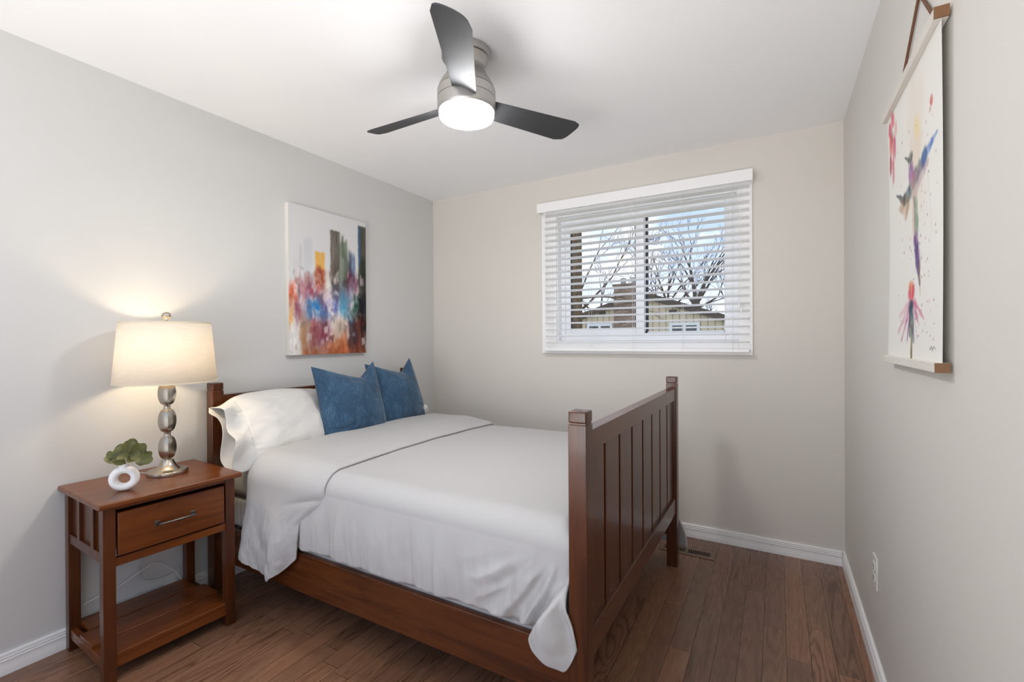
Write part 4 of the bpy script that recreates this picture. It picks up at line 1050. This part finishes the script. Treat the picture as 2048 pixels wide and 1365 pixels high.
# ------------------------------------------------------------------ outlet and floor register
ou = thing('wall_outlet', 'white plastic wall outlet above the right baseboard', 'outlet', (W, -.923, .318))
b = MB(); b.box(W - .0065, W, -.962, -.888, .318, .436, .002); obj('cover_plate', b, M_PLASTIC, ou)
for z in (.357, .397):
    b = MB(); b.box(W - .009, W - .006, -.942, -.908, z - .015, z + .015, .003); rc = obj('receptacle', b, M_PLASTIC, ou)
    b = MB()
    for y in (-.932, -.919): b.box(W - .0095, W - .0088, y - .0012, y + .0012, z - .004, z + .008)
    b.box(W - .0095, W - .0088, -.927, -.923, z - .011, z - .007); obj('slots', b, M_SLOT, rc)
b = MB(); b.tube([(W - .006, -.925, .377), (W - .0082, -.925, .377)], .003, 10); obj('screw', b, M_PEWTER, ou)
vt = thing('floor_register', 'brown metal floor vent by the far bed post', 'vent', (2.08, -.225, 0))
b = MB()
vx0, vx1, vy0, vy1 = 1.925, 2.232, -.278, -.176
b.box(vx0, vx1, vy0, vy0 + .024, .0005, .005, .0015); b.box(vx0, vx1, vy1 - .024, vy1, .0005, .005, .0015); b.box(vx0, vx0 + .026, vy0 + .02, vy1 - .02, .0005, .005, .001); b.box(vx1 - .026, vx1, vy0 + .02, vy1 - .02, .0005, .005, .001)
b.box((vx0 + vx1) / 2 - .008, (vx0 + vx1) / 2 + .008, vy0 + .02, vy1 - .02, .0005, .005, .001)
n_ = 22
for k in range(n_):
    x = vx0 + .026 + (vx1 - vx0 - .052) * (k + .5) / n_; b.box(x - .0016, x + .0016, vy0 + .02, vy1 - .02, .0008, .004)
obj('grille', b, M_VENT, vt)
b = MB(); b.box(vx0 + .02, vx1 - .02, vy0 + .02, vy1 - .02, .0003, .0007); obj('duct_opening', b, M_BLACK, vt)

# ------------------------------------------------------------------ ceiling fan
FX, FY = 1.438, -1.534
fan = thing('ceiling_fan', 'brushed nickel flush ceiling fan with three dark blades, light on', 'ceiling fan', (FX, FY, H))
b = MB(); b.lathe([(0, H - .0005), (.1005, H - .0005), (.1015, H - .006), (.1015, H - .026), (.098, H - .030), (.093, H - .032), (.0, H - .032)], FX, FY, 56); obj('canopy', b, M_NICKEL_FAN, fan)
b = MB(); b.lathe([(.0, H - .030), (.090, H - .030), (.0885, H - .036), (.080, H - .052), (.0765, H - .066), (.0765, H - .070), (.0755, H - .0705), (.0755, H - .072), (.0765, H - .0725), (.079, H - .086), (.088, H - .105), (.102, H - .125), (.112, H - .143), (.1165, H - .158), (0, H - .158)], FX, FY, 56); obj('neck', b, M_NICKEL_FAN, fan)
b = MB(); b.lathe([(0, H - .158), (.113, H - .158), (.113, H - .161), (.1185, H - .1615), (.1195, H - .166), (.1195, H - .197), (.1175, H - .1975), (.1175, H - .199), (.1195, H - .1995), (.1195, H - .236), (.117, H - .247), (.113, H - .250), (0, H - .250)], FX, FY, 64); obj('motor_housing', b, M_NICKEL_FAN, fan)
b = MB(); b.lathe([(.1125, H - .249), (.1128, H - .262), (.109, H - .272), (.098, H - .277), (.06, H - .280), (0, H - .281)], FX, FY, 64); obj('light_diffuser', b, M_LENS, fan, smooth=60)
def blade(ang):
    b = MB(); N, K = 30, 12; pit = rad(17.5)
    top = np.zeros((N, K, 3)); bot = np.zeros((N, K, 3)); thk = .0055
    for i in range(N):
        t = i / (N - 1); r = .108 + (.560 - .108) * t
        for k in range(K):
            c = k / (K - 1) * 2 - 1
            w = .049 + .017 * t
            # rounded tip
            rr = r
            if t > .80:
                tip = .560 - .105 * 0 ; 
            lim = .560 - .018 * (abs(c) ** 3.0) - .020 * (c * .5 + .5) * 0
            if abs(c) > .72: lim -= .030 * ((abs(c) - .72) / .28) ** 2
            lim -= .030 * (1 + c) * .5
            rr = .108 + (lim - .108) * t
            s = c * w; zc = -s * math.sin(pit) + .004 * (1 - c * c); y_ = s * math.cos(pit)
            th_ = thk * (.35 + .65 * (1 - c * c) ** .5)
            x_, z_ = rr, zc
            px = FX + x_ * math.cos(ang) - y_ * math.sin(ang); py = FY + x_ * math.sin(ang) + y_ * math.cos(ang)
            top[i, k] = (px, py, H - .212 + z_ + th_ / 2); bot[i, k] = (px, py, H - .212 + z_ - th_ / 2)
    loop = np.concatenate([top, bot[:, ::-1]], 1)
    vs = b.grid(loop, closed=True)
    for e in (0, N - 1):
        for k in range(K - 1):
            q_ = (vs[e][k], vs[e][k + 1], vs[e][2 * K - 2 - k], vs[e][2 * K - 1 - k])
            b.bm.faces.new(q_)
    return b
for a in (-60, 60, 180): obj('blade', blade(rad(a)), M_BLADE, fan, smooth=40)
